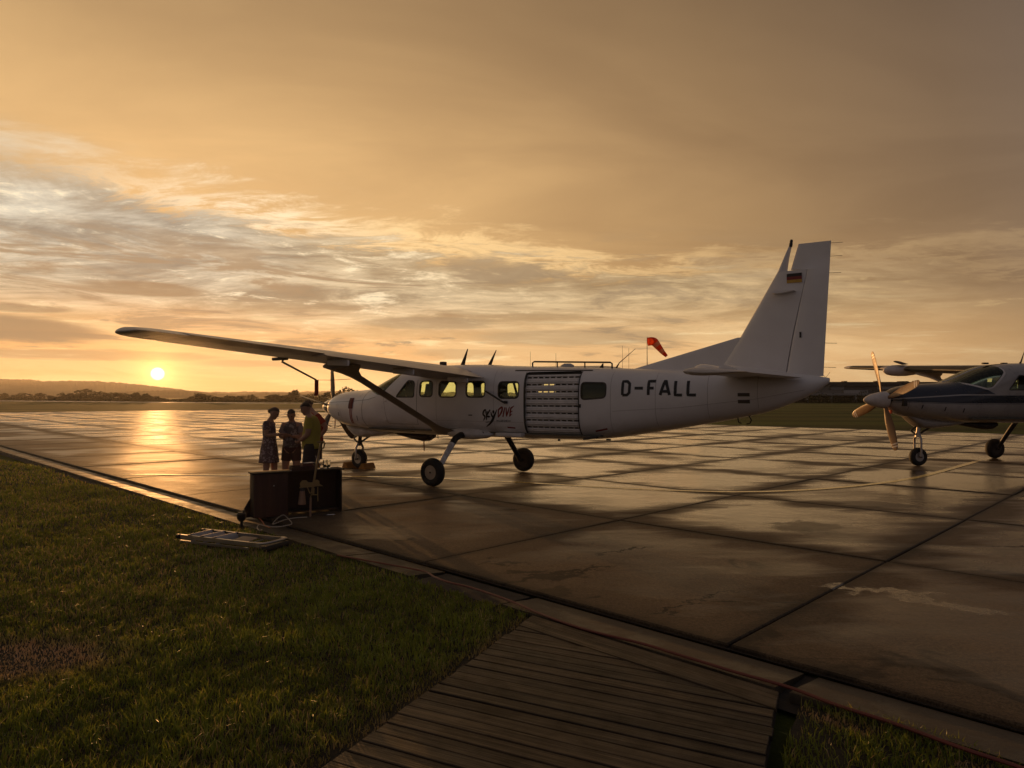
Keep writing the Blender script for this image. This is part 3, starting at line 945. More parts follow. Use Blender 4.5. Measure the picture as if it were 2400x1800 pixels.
M_wing = mat('wing_paint', color=(0.47, 0.435, 0.41), rough=0.36, var=0.10, vscale=2.5)
M_cap = mat('wingtip_white', color=(0.62, 0.58, 0.55), rough=0.35)

# fuselage sections: x (aft of main axle), top, bottom, half width, squareness
SECT = np.array([
    (-5.00, 1.785, 1.440, 0.250, 2.1), (-4.90, 1.880, 1.345, 0.380, 2.2), (-4.70, 1.965, 1.245, 0.480, 2.3), (-4.40, 2.030, 1.150, 0.565, 2.4),
    (-4.00, 2.066, 1.080, 0.635, 2.5), (-3.60, 2.086, 1.035, 0.690, 2.6), (-3.30, 2.120, 1.010, 0.725, 2.7), (-3.00, 2.210, 1.000, 0.755, 2.75),
    (-2.70, 2.330, 0.995, 0.780, 2.8), (-2.40, 2.450, 0.990, 0.795, 2.9), (-2.10, 2.545, 0.990, 0.805, 3.0), (-1.80, 2.605, 0.985, 0.812, 3.1),
    (-1.30, 2.645, 0.980, 0.815, 3.3), (-0.40, 2.655, 0.980, 0.815, 3.4), (0.30, 2.640, 0.985, 0.815, 3.5), (0.90, 2.600, 0.990, 0.815, 3.6),
    (1.60, 2.568, 0.995, 0.815, 3.7), (2.20, 2.545, 1.000, 0.812, 3.7), (2.95, 2.513, 1.020, 0.800, 3.6), (3.45, 2.490, 1.062, 0.775, 3.4),
    (4.08, 2.462, 1.160, 0.720, 3.1), (4.95, 2.430, 1.312, 0.610, 2.8), (5.76, 2.400, 1.472, 0.470, 2.5), (6.40, 2.370, 1.615, 0.330, 2.3),
    (7.00, 2.310, 1.850, 0.190, 2.1), (7.30, 2.265, 2.010, 0.110, 2.0), (7.48, 2.230, 2.150, 0.045, 2.0)])


def hermite(x):
    """section parameters at x, smooth in between"""
    X_ = SECT[:, 0]; x = min(max(x, X_[0]), X_[-1])
    i = min(max(int(np.searchsorted(X_, x)) - 1, 0), len(X_) - 2)
    h = X_[i + 1] - X_[i]; t = (x - X_[i]) / h
    def slope(j):
        if j <= 0: return (SECT[1] - SECT[0]) / (X_[1] - X_[0])
        if j >= len(X_) - 1: return (SECT[-1] - SECT[-2]) / (X_[-1] - X_[-2])
        a = (SECT[j] - SECT[j - 1]) / (X_[j] - X_[j - 1]); c = (SECT[j + 1] - SECT[j]) / (X_[j + 1] - X_[j])
        r = 2 * a * c / (a + c + 1e-12)
        return np.where(a * c > 0, r, 0.0)
    m0, m1 = slope(i) * h, slope(i + 1) * h
    P = (2 * t ** 3 - 3 * t ** 2 + 1) * SECT[i] + (t ** 3 - 2 * t ** 2 + t) * m0 + (-2 * t ** 3 + 3 * t ** 2) * SECT[i + 1] + (t ** 3 - t ** 2) * m1
    return P[1:]


def surf_y(x, z):
    """half width of the skin at station x, height z"""
    zt, zb, a, n = hermite(x)
    c, h = (zt + zb) / 2, (zt - zb) / 2
    q = min(abs((z - c) / h), 0.9999)
    return a * (1 - q ** n) ** (1 / n)


def ring(x, m=56, off=0.0):
    zt, zb, a, n = hermite(x)
    c, h = (zt + zb) / 2, (zt - zb) / 2
    a, h = a - off, h - off
    out = []
    for k in range(m):
        t = 2 * pi * (k + 0.5) / m
        ct, st = cos(t), sin(t)
        out.append((x, a * math.copysign(abs(ct) ** (2 / n), ct), c + h * math.copysign(abs(st) ** (2 / n), st)))
    return out


def bool_op(a_mesh, b_mesh, op):
    oa = bpy.data.objects.new('tmp_a', a_mesh); ob_ = bpy.data.objects.new('tmp_b', b_mesh)
    COL.objects.link(oa); COL.objects.link(ob_)
    md = oa.modifiers.new('b', 'BOOLEAN'); md.operation = op; md.object = ob_; md.solver = 'EXACT'
    bpy.context.view_layer.update()
    dg = bpy.context.evaluated_depsgraph_get()
    me = bpy.data.meshes.new_from_object(oa.evaluated_get(dg))
    bpy.data.objects.remove(oa); bpy.data.objects.remove(ob_)
    return me


def raw_mesh(mb):
    me = bpy.data.meshes.new('raw')
    me.from_pydata(mb.v, [], mb.f)
    bm = bmesh.new(); bm.from_mesh(me)
    bmesh.ops.recalc_face_normals(bm, faces=bm.faces[:])
    bm.to_mesh(me); bm.free()
    return me


def rrect(x0, z0, x1, z1, r, seg=4, shear=None):
    """rounded outline in the side view; shear: list of corner offsets"""
    C = [(x1 - r, z1 - r, 0), (x0 + r, z1 - r, 90), (x0 + r, z0 + r, 180), (x1 - r, z0 + r, 270)]
    out = []
    for (cx, cz, a0) in C:
        for k in range(seg + 1):
            a = radians(a0 + 90 * k / seg)
            out.append((cx + r * cos(a), cz + r * sin(a)))
    return out


def rpoly(pts, r, seg=4):
    """rounded polygon"""
    out = []; n = len(pts)
    for i in range(n):
        p0, p1, p2 = Vector(pts[i - 1]), Vector(pts[i]), Vector(pts[(i + 1) % n])
        a, c = (p0 - p1), (p2 - p1)
        rr_ = min(r, a.length * 0.45, c.length * 0.45)
        s, e = p1 + a.normalized() * rr_, p1 + c.normalized() * rr_
        for k in range(seg + 1):
            t = k / seg
            q = s * (1 - t) ** 2 + p1 * 2 * t * (1 - t) + e * t ** 2
            out.append((q.x, q.y))
    return out


def prism(outline, y0, y1):
    n = len(outline); B = MB()
    B.add([(x, y0, z) for x, z in outline] + [(x, y1, z) for x, z in outline],
          [tuple(range(n - 1, -1, -1)), tuple(range(n, 2 * n))] + [(i, (i + 1) % n, n + (i + 1) % n, n + i) for i in range(n)])
    return B


def skin_ribbon(B, pts, w, side=-1, off=0.004, step=0.05, closed=False):
    """flat print following a side-view path on the skin; w may vary along it"""
    P = [Vector(p) for p in pts]
    if closed: P.append(P[0])
    Wd_ = w if hasattr(w, '__len__') else [w] * len(P)
    Q, R_ = [], []
    for i in range(len(P) - 1):
        n = max(1, int((P[i + 1] - P[i]).length / step))
        for k in range(n):
            t = k / n
            Q.append(P[i].lerp(P[i + 1], t)); R_.append(Wd_[i] * (1 - t) + Wd_[i + 1] * t)
    Q.append(P[-1]); R_.append(Wd_[-1])
    V, F = [], []
    m = len(Q)
    for i, p in enumerate(Q):
        if closed:
            a = Q[i - 1] if i > 0 else Q[m - 2]; c = Q[i + 1] if i < m - 1 else Q[1]
        else:
            a, c = Q[max(i - 1, 0)], Q[min(i + 1, m - 1)]
        t = (c - a)
        t = t.normalized() if t.length > 1e-9 else Vector((1, 0))
        nrm = Vector((-t.y, t.x)) * R_[i] * 0.5
        for q in (p + nrm, p - nrm):
            V.append((q.x, side * (surf_y(q.x, q.y) + off), q.y))
        if i: F.append((2 * i - 2, 2 * i - 1, 2 * i + 1, 2 * i))
    return B.add(V, F)


def skin_patch(B, outline, side=-1, off=0.004):
    """filled flat print on the skin (outline convex-ish), fan of strips"""
    bm = bmesh.new()
    vs = [bm.verts.new((x, 0, z)) for x, z in outline]
    f = bm.faces.new(vs)
    bmesh.ops.triangulate(bm, faces=[f])
    for _ in range(2):
        bmesh.ops.subdivide_edges(bm, edges=[e for e in bm.edges if e.calc_length() > 0.07], cuts=1, use_grid_fill=True)
    bmesh.ops.triangulate(bm, faces=bm.faces[:])
    bm.verts.index_update()
    V = [(v.co.x, side * (surf_y(v.co.x, v.co.z) + off), v.co.z) for v in bm.verts]
    F = [[v.index for v in f.verts] for f in bm.faces]
    bm.free()
    return B.add(V, F)


# letter strokes on a 0..1 by 0..1 cell
GLYPH = {
    'D': [[(0, 0), (0, 1), (0.62, 1), (0.95, 0.82), (0.95, 0.18), (0.62, 0), (0, 0)]],
    'F': [[(0.06, 0), (0.06, 1), (1, 1)], [(0.06, 0.50), (0.78, 0.50)]],
    'A': [[(0, 0), (0.44, 1), (0.56, 1), (1, 0)], [(0.20, 0.26), (0.80, 0.26)]],
    'L': [[(0.06, 1), (0.06, 0), (1, 0)]],
    'H': [[(0, 0), (0, 1)], [(1, 0), (1, 1)], [(0, 0.5), (1, 0.5)]],
    'I': [[(0.5, 0), (0.5, 1)]],
    'E': [[(1, 1), (0, 1), (0, 0), (1, 0)], [(0, 0.5), (0.8, 0.5)]],
    'S': [[(1, 0.9), (0.6, 1), (0.1, 0.9), (0.1, 0.6), (0.9, 0.4), (0.9, 0.1), (0.5, 0), (0, 0.1)]],
    'M': [[(0, 0), (0, 1), (0.5, 0.4), (1, 1), (1, 0)]],
    '-': [[(0, 0.50), (1, 0.50)]],
}


def naca(t, m=0.025, p=0.35, c0=0.0, c1=1.0, n=16):
    """closed outline (x/c, z/c), upper surface from c1 to c0 and back along the lower"""
    xs = [c0 + (c1 - c0) * 0.5 * (1 - cos(pi * k / n)) for k in range(n + 1)]
    def th(x): return 5 * t * (0.2969 * sqrt(max(x, 0)) - 0.126 * x - 0.3516 * x * x + 0.2843 * x ** 3 - 0.1036 * x ** 4)
    def cam_(x): return m / p ** 2 * (2 * p * x - x * x) if x < p else m / (1 - p) ** 2 * ((1 - 2 * p) + 2 * p * x - x * x)
    up = [(x, cam_(x) + th(x)) for x in xs[::-1]]
    lo = [(x, cam_(x) - th(x)) for x in xs]
    if c0 == 0.0: lo = lo[1:]
    return up + lo


# wing planform: span station -> leading edge x, z, chord, thickness, incidence (deg)
def wing_st(y):
    t = (y - 0.8) / 6.8
    lx = -1.26 + 0.20 * t
    return lx, 2.475 + 0.365 * t, 1.98 - 0.76 * t, 0.165 - 0.045 * t, 4.6 - 2.6 * t


def wing_ring(y, side, c0, c1, drop=0.0, scale=1.0, cut=None):
    lx, lz, ch, th, inc = wing_st(y)
    out = []
    i_ = radians(inc)
    for (x, z) in naca(th, c0=c0, c1=c1):
        z *= scale
        X_, Z_ = x * ch, z * ch
        if drop:
            hx = c0 * ch
            dx_, a = X_ - hx, radians(drop)
            X_, Z_ = hx + dx_ * cos(a) + Z_ * sin(a), Z_ * cos(a) - dx_ * sin(a)
        out.append((lx + X_ * cos(i_) + Z_ * sin(i_), side * y, lz - X_ * sin(i_) + Z_ * cos(i_)))
    return out


def wheel(parent, c, r, w, name='wheel', rim_mat=None, side=1):
    """tyre part with its rim as a sub-part, axle along y"""
    M = Matrix.Translation(Vector(c)) @ Matrix.Rotation(pi / 2, 4, 'X')
    prof = []
    for k in range(13):
        a = pi * k / 12
        prof.append((r - w * 0.46 + w * 0.46 * sin(a) ** 0.7, -w / 2 * cos(a)))
    prof = [(r * 0.50, -w * 0.40)] + [(r * 0.60, -w * 0.47)] + prof[1:-1] + [(r * 0.60, w * 0.47), (r * 0.50, w * 0.40)]
    t = MB().lathe(prof, 36, M, cap=False).build('tyre', M_rubber, parent)
    B = MB()
    B.lathe([(r * 0.515, -w * 0.40), (r * 0.50, -w * 0.33), (r * 0.40, -w * 0.28), (r * 0.22, -w * 0.25), (r * 0.20, -w * 0.40), (r * 0.08, -w * 0.42),
             (r * 0.08, w * 0.42), (r * 0.20, w * 0.40), (r * 0.22, w * 0.25), (r * 0.40, w * 0.28), (r * 0.50, w * 0.33), (r * 0.515, w * 0.40)], 28, M)
    B.build('rim', rim_mat or M_alu, t)
    H = MB()
    for k in range(6):
        a = 2 * pi * k / 6
        for s in (-1, 1):
            H.lathe([(r * 0.045, 0), (r * 0.045, w * 0.02)], 8, M @ Matrix.Translation((r * 0.32 * cos(a), r * 0.32 * sin(a), s * w * 0.295 - w * 0.01)))
    H.lathe([(r * 0.07, -w * 0.44), (r * 0.07, w * 0.44)], 12, M)
    H.build('wheel_bolts', M_black, t)
    return t


def prop_blade(R, ang, hub, feather=62, chord=0.20, tws=1, tip_mat=None, parent=None, bmat=None, tips=True):
    """one tapered, twisted blade pointing at ang (0 = up, positive towards the left wing); disc lies in y-z"""
    rings = []
    rad = Vector((0, -sin(ang), cos(ang))); tan = Vector((0, -cos(ang), -sin(ang))); ax = Vector((1, 0, 0))
    prof = [(0.10, 0.09, 0.085), (0.20, 0.10, 0.075), (0.30, 0.15, 0.045), (0.45, 0.20, 0.030), (0.65, 0.215, 0.022), (0.82, 0.195, 0.017), (0.93, 0.160, 0.013), (0.985, 0.11, 0.010), (1.0, 0.06, 0.006)]
    for (f, c, th) in prof:
        tw = radians(feather + tws * (22 if abs(feather) > 30 else 15) * (0.7 - f))
        cdir = tan * cos(tw) + ax * sin(tw)
        nd = -tan * sin(tw) + ax * cos(tw)
        o = Vector(hub) + rad * (R * f)
        k = chord / 0.215
        rg = []
        for q in range(12):
            a = 2 * pi * q / 12
            rg.append(o + cdir * (c * k * 0.5 * cos(a)) + nd * (th * 0.5 * sin(a)))
        rings.append(rg)
    bl = MB().loft(rings).build('propeller_blade', bmat or M_blade_p, parent)
    if tips:
        for f0, f1, mt in ((0.865, 0.89, M_cap), (0.915, 0.94, M_cap)):
            rg = []
            for f in (f0, f1):
                tw = radians(feather + tws * (22 if abs(feather) > 30 else 15) * (0.7 - f))
                cdir = tan * cos(tw) + ax * sin(tw); nd = -tan * sin(tw) + ax * cos(tw)
                c = np.interp(f, [p[0] for p in prof], [p[1] for p in prof]) * chord / 0.215 + 0.006
                th = np.interp(f, [p[0] for p in prof], [p[2] for p in prof]) + 0.006
                o = Vector(hub) + rad * (R * f)
                rg.append([o + cdir * (c * 0.5 * cos(2 * pi * q / 12)) + nd * (th * 0.5 * sin(2 * pi * q / 12)) for q in range(12)])
            MB().loft(rg).build('tip_band', mt, bl)
    return bl


WIN = [rpoly([(-1.985, 1.895), (-1.405, 1.895), (-1.395, 2.21), (-1.45, 2.275), (-1.63, 2.290)], 0.05),
       rrect(-1.225, 1.905, -0.835, 2.265, 0.085), rrect(-0.640, 1.895, -0.140, 2.255, 0.085), rrect(0.150, 1.895, 0.665, 2.240, 0.085),
       rrect(1.025, 1.872, 1.550, 2.225, 0.09), rpoly([(3.035, 1.845), (3.56, 1.885), (3.565, 2.175), (3.03, 2.19)], 0.085)]
DOOR = rrect(1.690, 1.105, 2.980, 2.425, 0.05)
SHIELD = rpoly([(-3.40, 2.16), (-3.12, 2.075), (-2.60, 1.915), (-2.44, 1.955), (-1.99, 2.36), (-1.97, 2.46), (-2.02, 2.70), (-3.40, 2.70)], 0.06, 5)


def aircraft(name, x0, y0, th, label, paint, main=True, lift=0.0):
    root = empty(name, (x0, y0, lift), -th, label=label, cat='aeroplane')
    body_mat = paint
    # --- shell with its window openings
    xs = []
    for i in range(len(SECT) - 1):
        n = max(1, int(round((SECT[i + 1][0] - SECT[i][0]) / 0.16)))
        xs += [SECT[i][0] + (SECT[i + 1][0] - SECT[i][0]) * k / n for k in range(n)]
    xs.append(SECT[-1][0])
    outer = raw_mesh(MB().loft([ring(x) for x in xs]))
    xi = [x for x in xs if -3.25 < x < 3.75]
    inner = raw_mesh(MB().loft([ring(x, 56, 0.045 if x < 3.6 else 0.2) for x in xi]))
    shell = bool_op(outer, inner, 'DIFFERENCE')
    cut = MB()
    for w in WIN:
        for s in (-1, 1):
            cut.add(*(lambda p: (p.v, p.f))(prism(w, s * 0.45, s * 1.1)))
    sh = prism(SHIELD, -1.2, 1.2); cut.add(sh.v, sh.f)
    if main:
        d = prism(DOOR, -1.1, -0.5); cut.add(d.v, d.f)
    hole = raw_mesh(cut)
    body = bool_op(shell, hole, 'DIFFERENCE')
    body.materials.clear(); body.materials.append(body_mat)
    body.polygons.foreach_set('use_smooth', [True] * len(body.polygons)); body.set_sharp_from_angle(angle=radians(32))
    body.materials.append(M_inner)
    mi = np.zeros(len(body.polygons), np.int32)
    for q, p in enumerate(body.polygons):
        if -3.2 < p.center.x < 3.7 and abs(p.center.y) < surf_y(p.center.x, p.center.z) - 0.022:
            mi[q] = 1
    body.polygons.foreach_set('material_index', mi)
    fus = link(bpy.data.objects.new('fuselage', body), root)
    # --- panes and seals
    for w in WIN:
        for s in (-1, 1):
            c = Vector((sum(p[0] for p in w) / len(w), sum(p[1] for p in w) / len(w)))
            sm_ = [((p[0] - c.x) * 0.992 + c.x, (p[1] - c.y) * 0.992 + c.y) for p in w]
            V = []; n = len(sm_); F = []
            for off in (-0.012, -0.018):
                for kk in (1.0, 0.5):
                    V += [(c.x + (p[0] - c.x) * kk, s * (surf_y(c.x + (p[0] - c.x) * kk, c.y + (p[1] - c.y) * kk) + off), c.y + (p[1] - c.y) * kk) for p in sm_]
                V.append((c.x, s * (surf_y(c.x, c.y) + off), c.y))
            for b_ in (0, 2 * n + 1):
                for i in range(n):
                    j = (i + 1) % n
                    F.append((b_ + i, b_ + j, b_ + n + j, b_ + n + i)); F.append((b_ + n + i, b_ + n + j, b_ + 2 * n))
            for i in range(n):
                j = (i + 1) % n
                F.append((i, j, 2 * n + 1 + j, 2 * n + 1 + i))
            pane = mesh('window_pane', V, F, M_glass, fus, True, 40)
            skin_ribbon(MB(), w, 0.030, s, 0.0035, closed=True).build('window_seal', M_seal, fus)
    # windscreen, two panes with a centre post
    glass = bool_op(shell, raw_mesh(prism(SHIELD, -1.15, -0.022)), 'INTERSECT')
    glass2 = bool_op(shell, raw_mesh(prism(SHIELD, 0.022, 1.15)), 'INTERSECT')
    for g in (glass, glass2):
        g.materials.clear(); g.materials.append(M_glass)
        g.polygons.foreach_set('use_smooth', [True] * len(g.polygons)); g.set_sharp_from_angle(angle=radians(40))
        link(bpy.data.objects.new('windscreen', g), root)
    B = MB(); pts = []
    for x in np.linspace(-3.32, -2.0, 14):
        pts.append((x, 0, hermite(x)[0] - 0.012))
    B.tube(pts, 0.028, 8).build('windscreen_post', M_white if main else M_cap, root)
    for s in (-1, 1):
        sk = [p for p in SHIELD if p[1] < hermite(p[0])[0] - 0.03]
        B = MB(); run = []
        skin_ribbon(B, sk, 0.045, s, 0.003).build('windscreen_frame', M_white if main else M_cap, root)
    # cabin floor, seats, bulkhead: what shows through the panes
    MB().box((0.2, 0, 1.12), (6.4, 1.40, 0.03)).build('cabin_floor', M_inner, root)
    for y in (-0.36, 0.36):
        B = MB().bbox((-2.05, y, 1.50), (0.46, 0.46, 0.12), 0.03).bbox((-1.86, y, 1.88), (0.12, 0.48, 0.70), 0.04, rotm(radians(10), 'Y'))
        B.bbox((-1.79, y, 2.26), (0.10, 0.28, 0.20), 0.03).box((-2.05, y, 1.28), (0.36, 0.36, 0.32))
        B.build('pilot_seat', M_seat, root)
    MB().bbox((-2.72, 0, 1.90), (0.22, 1.16, 0.36), 0.04).build('instrument_panel', M_black, root)
    MB().tube([(0.75, 0.55, 1.5), (0.42, 0.62, 2.40)], 0.03, 8).build('cabin_post', M_seat, root)
    MB().tube([(3.10, 0.50, 1.60), (3.40, 0.60, 2.30)], 0.022, 8).build('cabin_strap', M_seat, root)

    # --- wings
    for side in (-1, 1):
        ys = [0.45, 0.8, 1.6, 2.6, 3.6, 4.6, 5.6, 6.6, 7.35]
        rg = [wing_ring(y, side, 0.0, 0.735) for y in ys]
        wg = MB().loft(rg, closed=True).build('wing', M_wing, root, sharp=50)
        # full-chord end with rounded cap
        tip = []
        for k, (y, s_) in enumerate([(7.35, 1.0), (7.5, 0.99), (7.65, 0.95), (7.78, 0.86), (7.87, 0.70), (7.93, 0.42), (7.945, 0.15)]):
            lx, lz, ch, tck, inc = wing_st(y); i_ = radians(inc); cc = lx + 0.5 * ch
            r_ = []
            for (x, z) in naca(tck):
                X_ = (x - 0.5) * ch * (0.35 + 0.65 * s_) + 0.10 * (1 - s_); Z_ = (z - 0.01) * ch * s_ + 0.01 * ch
                r_.append((cc + X_ * cos(i_) + Z_ * sin(i_), side * y, lz - (X_ + 0.5 * ch) * sin(i_) + Z_ * cos(i_)))
            tip.append(r_)
        MB().loft(tip).build('wingtip', M_cap, wg, sharp=50)
        fl = MB().loft([wing_ring(y, side, 0.742, 1.0, 1.5) for y in (0.84, 1.8, 2.9, 4.0, 4.98)]).build('flap', M_wing, wg, sharp=50)
        ai = MB().loft([wing_ring(y, side, 0.742, 1.0, -3.0 if side < 0 else 5.0) for y in (5.02, 5.8, 6.6, 7.34)]).build('aileron', M_wing, wg, sharp=50)
        for y in (1.3, 2.9, 4.5):                                   # flap track fairings
            lx, lz, ch, tck, inc = wing_st(y); a = radians(inc)
            o = Vector((lx + 0.80 * ch, side * y, lz - 0.80 * ch * sin(a) - 0.055 * ch))
            MB().bbox(o, (0.55, 0.055, 0.11), 0.025, rotm(radians(inc), 'Y')).build('flap_fairing', M_white, wg)
        if main:
            # leading edge boot
            bt = []
            for y in (1.0, 3.0, 5.0, 7.2):
                r0 = wing_ring(y, side, 0.0, 0.10, scale=1.03)
                bt.append([(p[0] - 0.006, p[1], p[2]) for p in r0])
            MB().loft(bt).build('leading_edge_boot', M_boot, wg, sharp=60)
        else:
            bt = []
            for y in (1.0, 2.5, 4.2):
                bt.append([(p[0] - 0.006, p[1], p[2]) for p in wing_ring(y, side, 0.0, 0.12, scale=1.04)])
            MB().loft(bt).build('leading_edge_boot', M_boot, wg, sharp=60)
            bt = [[(p[0] - 0.006, p[1], p[2]) for p in wing_ring(y, side, 0.0, 0.12, scale=1.04)] for y in (5.5, 6.4, 7.3)]
            MB().loft(bt).build('leading_edge_boot', M_boot, wg, sharp=60)
        # strut with end fairings
        a = Vector((-0.62, side * 0.78, 1.135)); b_ = Vector((-0.52, side * 3.86, 2.475))
        ax = (b_ - a).normalized()
        rg = []
        for t in np.linspace(0, 1, 12):
            p = a.lerp(b_, t); c = 0.29 if 0.06 < t < 0.94 else 0.33
            nz = Vector((0, -ax.z * side, ax.y * side)).normalized()
            rg.append([p + Vector((1, 0, 0)) * (x - 0.4) * c + nz * z * c * 1.15 for x, z in naca(0.24, m=0.0001, n=8)])
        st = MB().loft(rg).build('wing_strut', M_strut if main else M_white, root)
        lxr = wing_st(3.6)
        fr = []
        for t, c, q in ((0.80, 0.26, 1.0), (0.88, 0.34, 1.25), (0.94, 0.55, 1.6), (0.985, 0.85, 2.1), (1.02, 1.05, 2.3)):
            p = a.lerp(b_, t) + Vector((-0.02, 0, 0.0))
            fr.append([p + Vector((1, 0, 0)) * (x - 0.42) * c + nz * z * 0.25 * q for x, z in naca(0.26, m=0.0001, n=8)])
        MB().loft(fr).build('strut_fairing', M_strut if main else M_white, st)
        fr = []
        for t, c, q in ((-0.04, 0.80, 2.0), (0.015, 0.62, 1.7), (0.05, 0.42, 1.3), (0.10, 0.27, 1.0)):
            p = a.lerp(b_, t) + Vector((0.10 * (c - 0.27), 0, 0))
            fr.append([p + Vector((1, 0, 0)) * (x - 0.42) * c + nz * z * 0.22 * q for x, z in naca(0.26, m=0.0001, n=8)])
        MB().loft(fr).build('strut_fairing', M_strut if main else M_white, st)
    # centre section over the cabin
    MB().loft([[(p[0], y, p[2] + 0.004) for p in wing_ring(0.45, 1, 0.0, 0.80)] for y in (-0.46, 0.46)]).build('wing_centre', body_mat if main else M_white, root, sharp=50)

    # --- tail
    def plate(name, rows, mt, parent, sharp=40, kind='tip'):
        """rows: (z, x_front, x_rear, thickness) stacked upright sections"""
        rg = []
        for z, xf, xr, t in rows:
            if kind == 'fin':
                c = (xr - xf) / 0.66
                rg.append([(xf + x * c, zz * t / 0.12, z) for x, zz in naca(0.12, m=0.0001, n=9, c1=0.66)])
            elif kind == 'rud':
                c = xr - xf
                half = [(0.0, 0.0), (0.015, 0.30), (0.05, 0.44), (0.10, 0.5), (0.5, 0.27), (1.0, 0.03)]
                rg.append([(xf + x * c, w_ * t, z) for x, w_ in half[::-1]] + [(xf + x * c, -w_ * t, z) for x, w_ in half[1:]])
            else:
                c = xr - xf
                rg.append([(xf + x * c, zz * t / 0.12, z) for x, zz in naca(0.12, m=0.0001, n=9)])
        return MB().loft(rg).build(name, mt, parent, sharp=sharp)
    fin = plate('fin', [(2.25, 5.45, 6.76, 0.17), (2.60, 5.70, 6.815, 0.165), (3.014, 5.965, 6.89, 0.155), (3.6, 6.306, 7.015, 0.13), (4.155, 6.628, 7.138, 0.105)], body_mat if main else M_white, root, kind='fin')
    plate('fin_tip', [(4.155, 6.628, 6.80, 0.075), (4.40, 6.735, 6.835, 0.06), (4.60, 6.823, 6.878, 0.045)], M_white, fin)
    plate('dorsal_fin', [(2.30, 3.30, 6.3, 0.075), (2.468, 3.82, 6.3, 0.070), (2.734, 4.85, 6.3, 0.065), (3.005, 5.90, 6.35, 0.05)], body_mat if main else M_white, fin)
    rud = plate('rudder', [(2.262, 6.758, 7.383, 0.125), (2.9, 6.868, 7.42, 0.115), (3.6, 7.010, 7.462, 0.095), (4.150, 7.132, 7.497, 0.085), (4.172, 6.855, 7.498, 0.075), (4.40, 6.920, 7.512, 0.06), (4.622, 6.985, 7.525, 0.045)], body_mat if main else M_white, root, kind='rud')
    for z, x in ((2.42, 7.395), (2.84, 7.415), (4.06, 7.49), (4.35, 7.51), (4.58, 7.522)):
        MB().tube([(x - 0.01, 0, z), (x + 0.19, 0, z - 0.012)], 0.004, 5).build('static_wick', M_darkm, rud)
    MB().box((7.02, 0.0, 3.0), (0.03, 0.12, 0.10)).build('trim_hinge', M_black, rud)
    for k in (-1, 1):
        MB().tube([(7.42, 0, 2.235), (7.42 + 0.07 * k, 0, 2.33)], 0.003, 5).build('static_wick', M_darkm, root)
    MB().lathe([(0.03, 0), (0.032, 0.05), (0.026, 0.08), (0.028, 0.10), (0.020, 0.13)], 12, Matrix.Translation((6.855, 0, 4.59)) @ Matrix.Rotation(0.15, 4, 'Y')).build('beacon_light', M_black, fin)
    for s in (-1, 1):                                              # finlets on the fin sides
        MB().loft([[(6.55 + x * 0.40, s * (0.045 + (0.16 if k else 0.0)), 3.78 + z * 0.40) for x, z in naca(0.16, m=0.0001, n=6)] for k in (0, 1)]).build('fin_strake', M_white, fin)
        sp = []
        for y in (0.15, 1.2, 2.3, 2.98, 3.08, 3.12):
            t = y / 3.12; lx = 5.75 + 0.37 * t; xr = 6.64 - 0.10 * t; k_ = 1 if y < 3.0 else (0.75 if y < 3.1 else 0.3)
            sp.append([(lx + (1 - k_) * 0.1 + x * (xr - lx) * (1 - (1 - k_) * 0.2), s * y, 2.315 + z * 1.25 * k_) for x, z in naca(0.11, m=0.0001, n=10)])
        hs = MB().loft(sp).build('stabiliser', body_mat if main else M_white, root)
        ev = []
        for y in (0.20, 1.2, 2.3, 3.10):
            t = y / 3.12; x0_, x1_ = 6.60 - 0.10 * t, 7.10 - 0.28 * t
            ev.append([(x0_ + x * (x1_ - x0_), s * y, 2.315 + z * 1.3 - 0.16 * x * (x1_ - x0_)) for x, z in naca(0.10, m=0.0001, n=6, c0=0.0)])
        MB().loft(ev).build('elevator', body_mat if main else M_white, hs)
        hn = []
        for y, k_ in ((3.13, 0.9), (3.18, 1.0), (3.25, 0.8), (3.28, 0.3)):
            hn.append([(6.00 + (1 - k_) * 0.15 + x * (0.95 - (1 - k_) * 0.3), s * y, 2.275 + z * 1.0 * k_ - 0.02 * x) for x, z in naca(0.12, m=0.0001, n=8)])
        MB().loft(hn).build('elevator_horn', M_cap, hs)
    MB().tube([(5.9, 0, 1.53), (5.92, 0, 1.43), (5.97, 0, 1.41)], 0.012, 6).build('tail_ring', M_darkm, root)
    MB().tube([(6.10, 0, 1.57), (6.15, 0, 1.47), (6.12, 0, 1.41), (6.06, 0, 1.40)], 0.012, 6).build('tail_ring', M_darkm, root)

    # --- nose: spinner, propeller, exhaust, intake
    hub = Vector((-5.06, 0, 1.625))
    MX = Matrix.Translation(hub) @ Matrix.Rotation(-pi / 2, 4, 'Y')
    sl = 1.0 if main else 1.55
    MB().lathe([(0.215 * (1 if main else 1.08), -0.02), (0.213 * (1 if main else 1.06), 0.06 * sl), (0.195, 0.16 * sl), (0.155, 0.26 * sl), (0.10, 0.34 * sl), (0.05, 0.385 * sl), (0.012, 0.40 * sl)], 28, MX).build('spinner', M_chrome if main else M_cap, root)
    nb_, R_, a0, ft = (5, 1.17, 3, 74) if main else (4, 1.42, -19, -14)
    for k in range(nb_):
        prop_blade(R_, radians(a0 + k * 360 / nb_), hub + Vector((-0.02, 0, 0)), ft, 0.245 if main else 0.25, tws=1 if main else -1, parent=root, bmat=M_blade_p if main else mat('composite_blade', color=(0.17, 0.088, 0.036), rough=0.42), tips=not main)
    if not main:
        for s in (-1, 1):
            MB().bbox((-4.78, s * 0.40, 1.56), (0.12, 0.13, 0.20), 0.02).build('exhaust_cover', M_darkm, root)
    # chin fairing round the nose gear and the belly exhaust
    ch = []
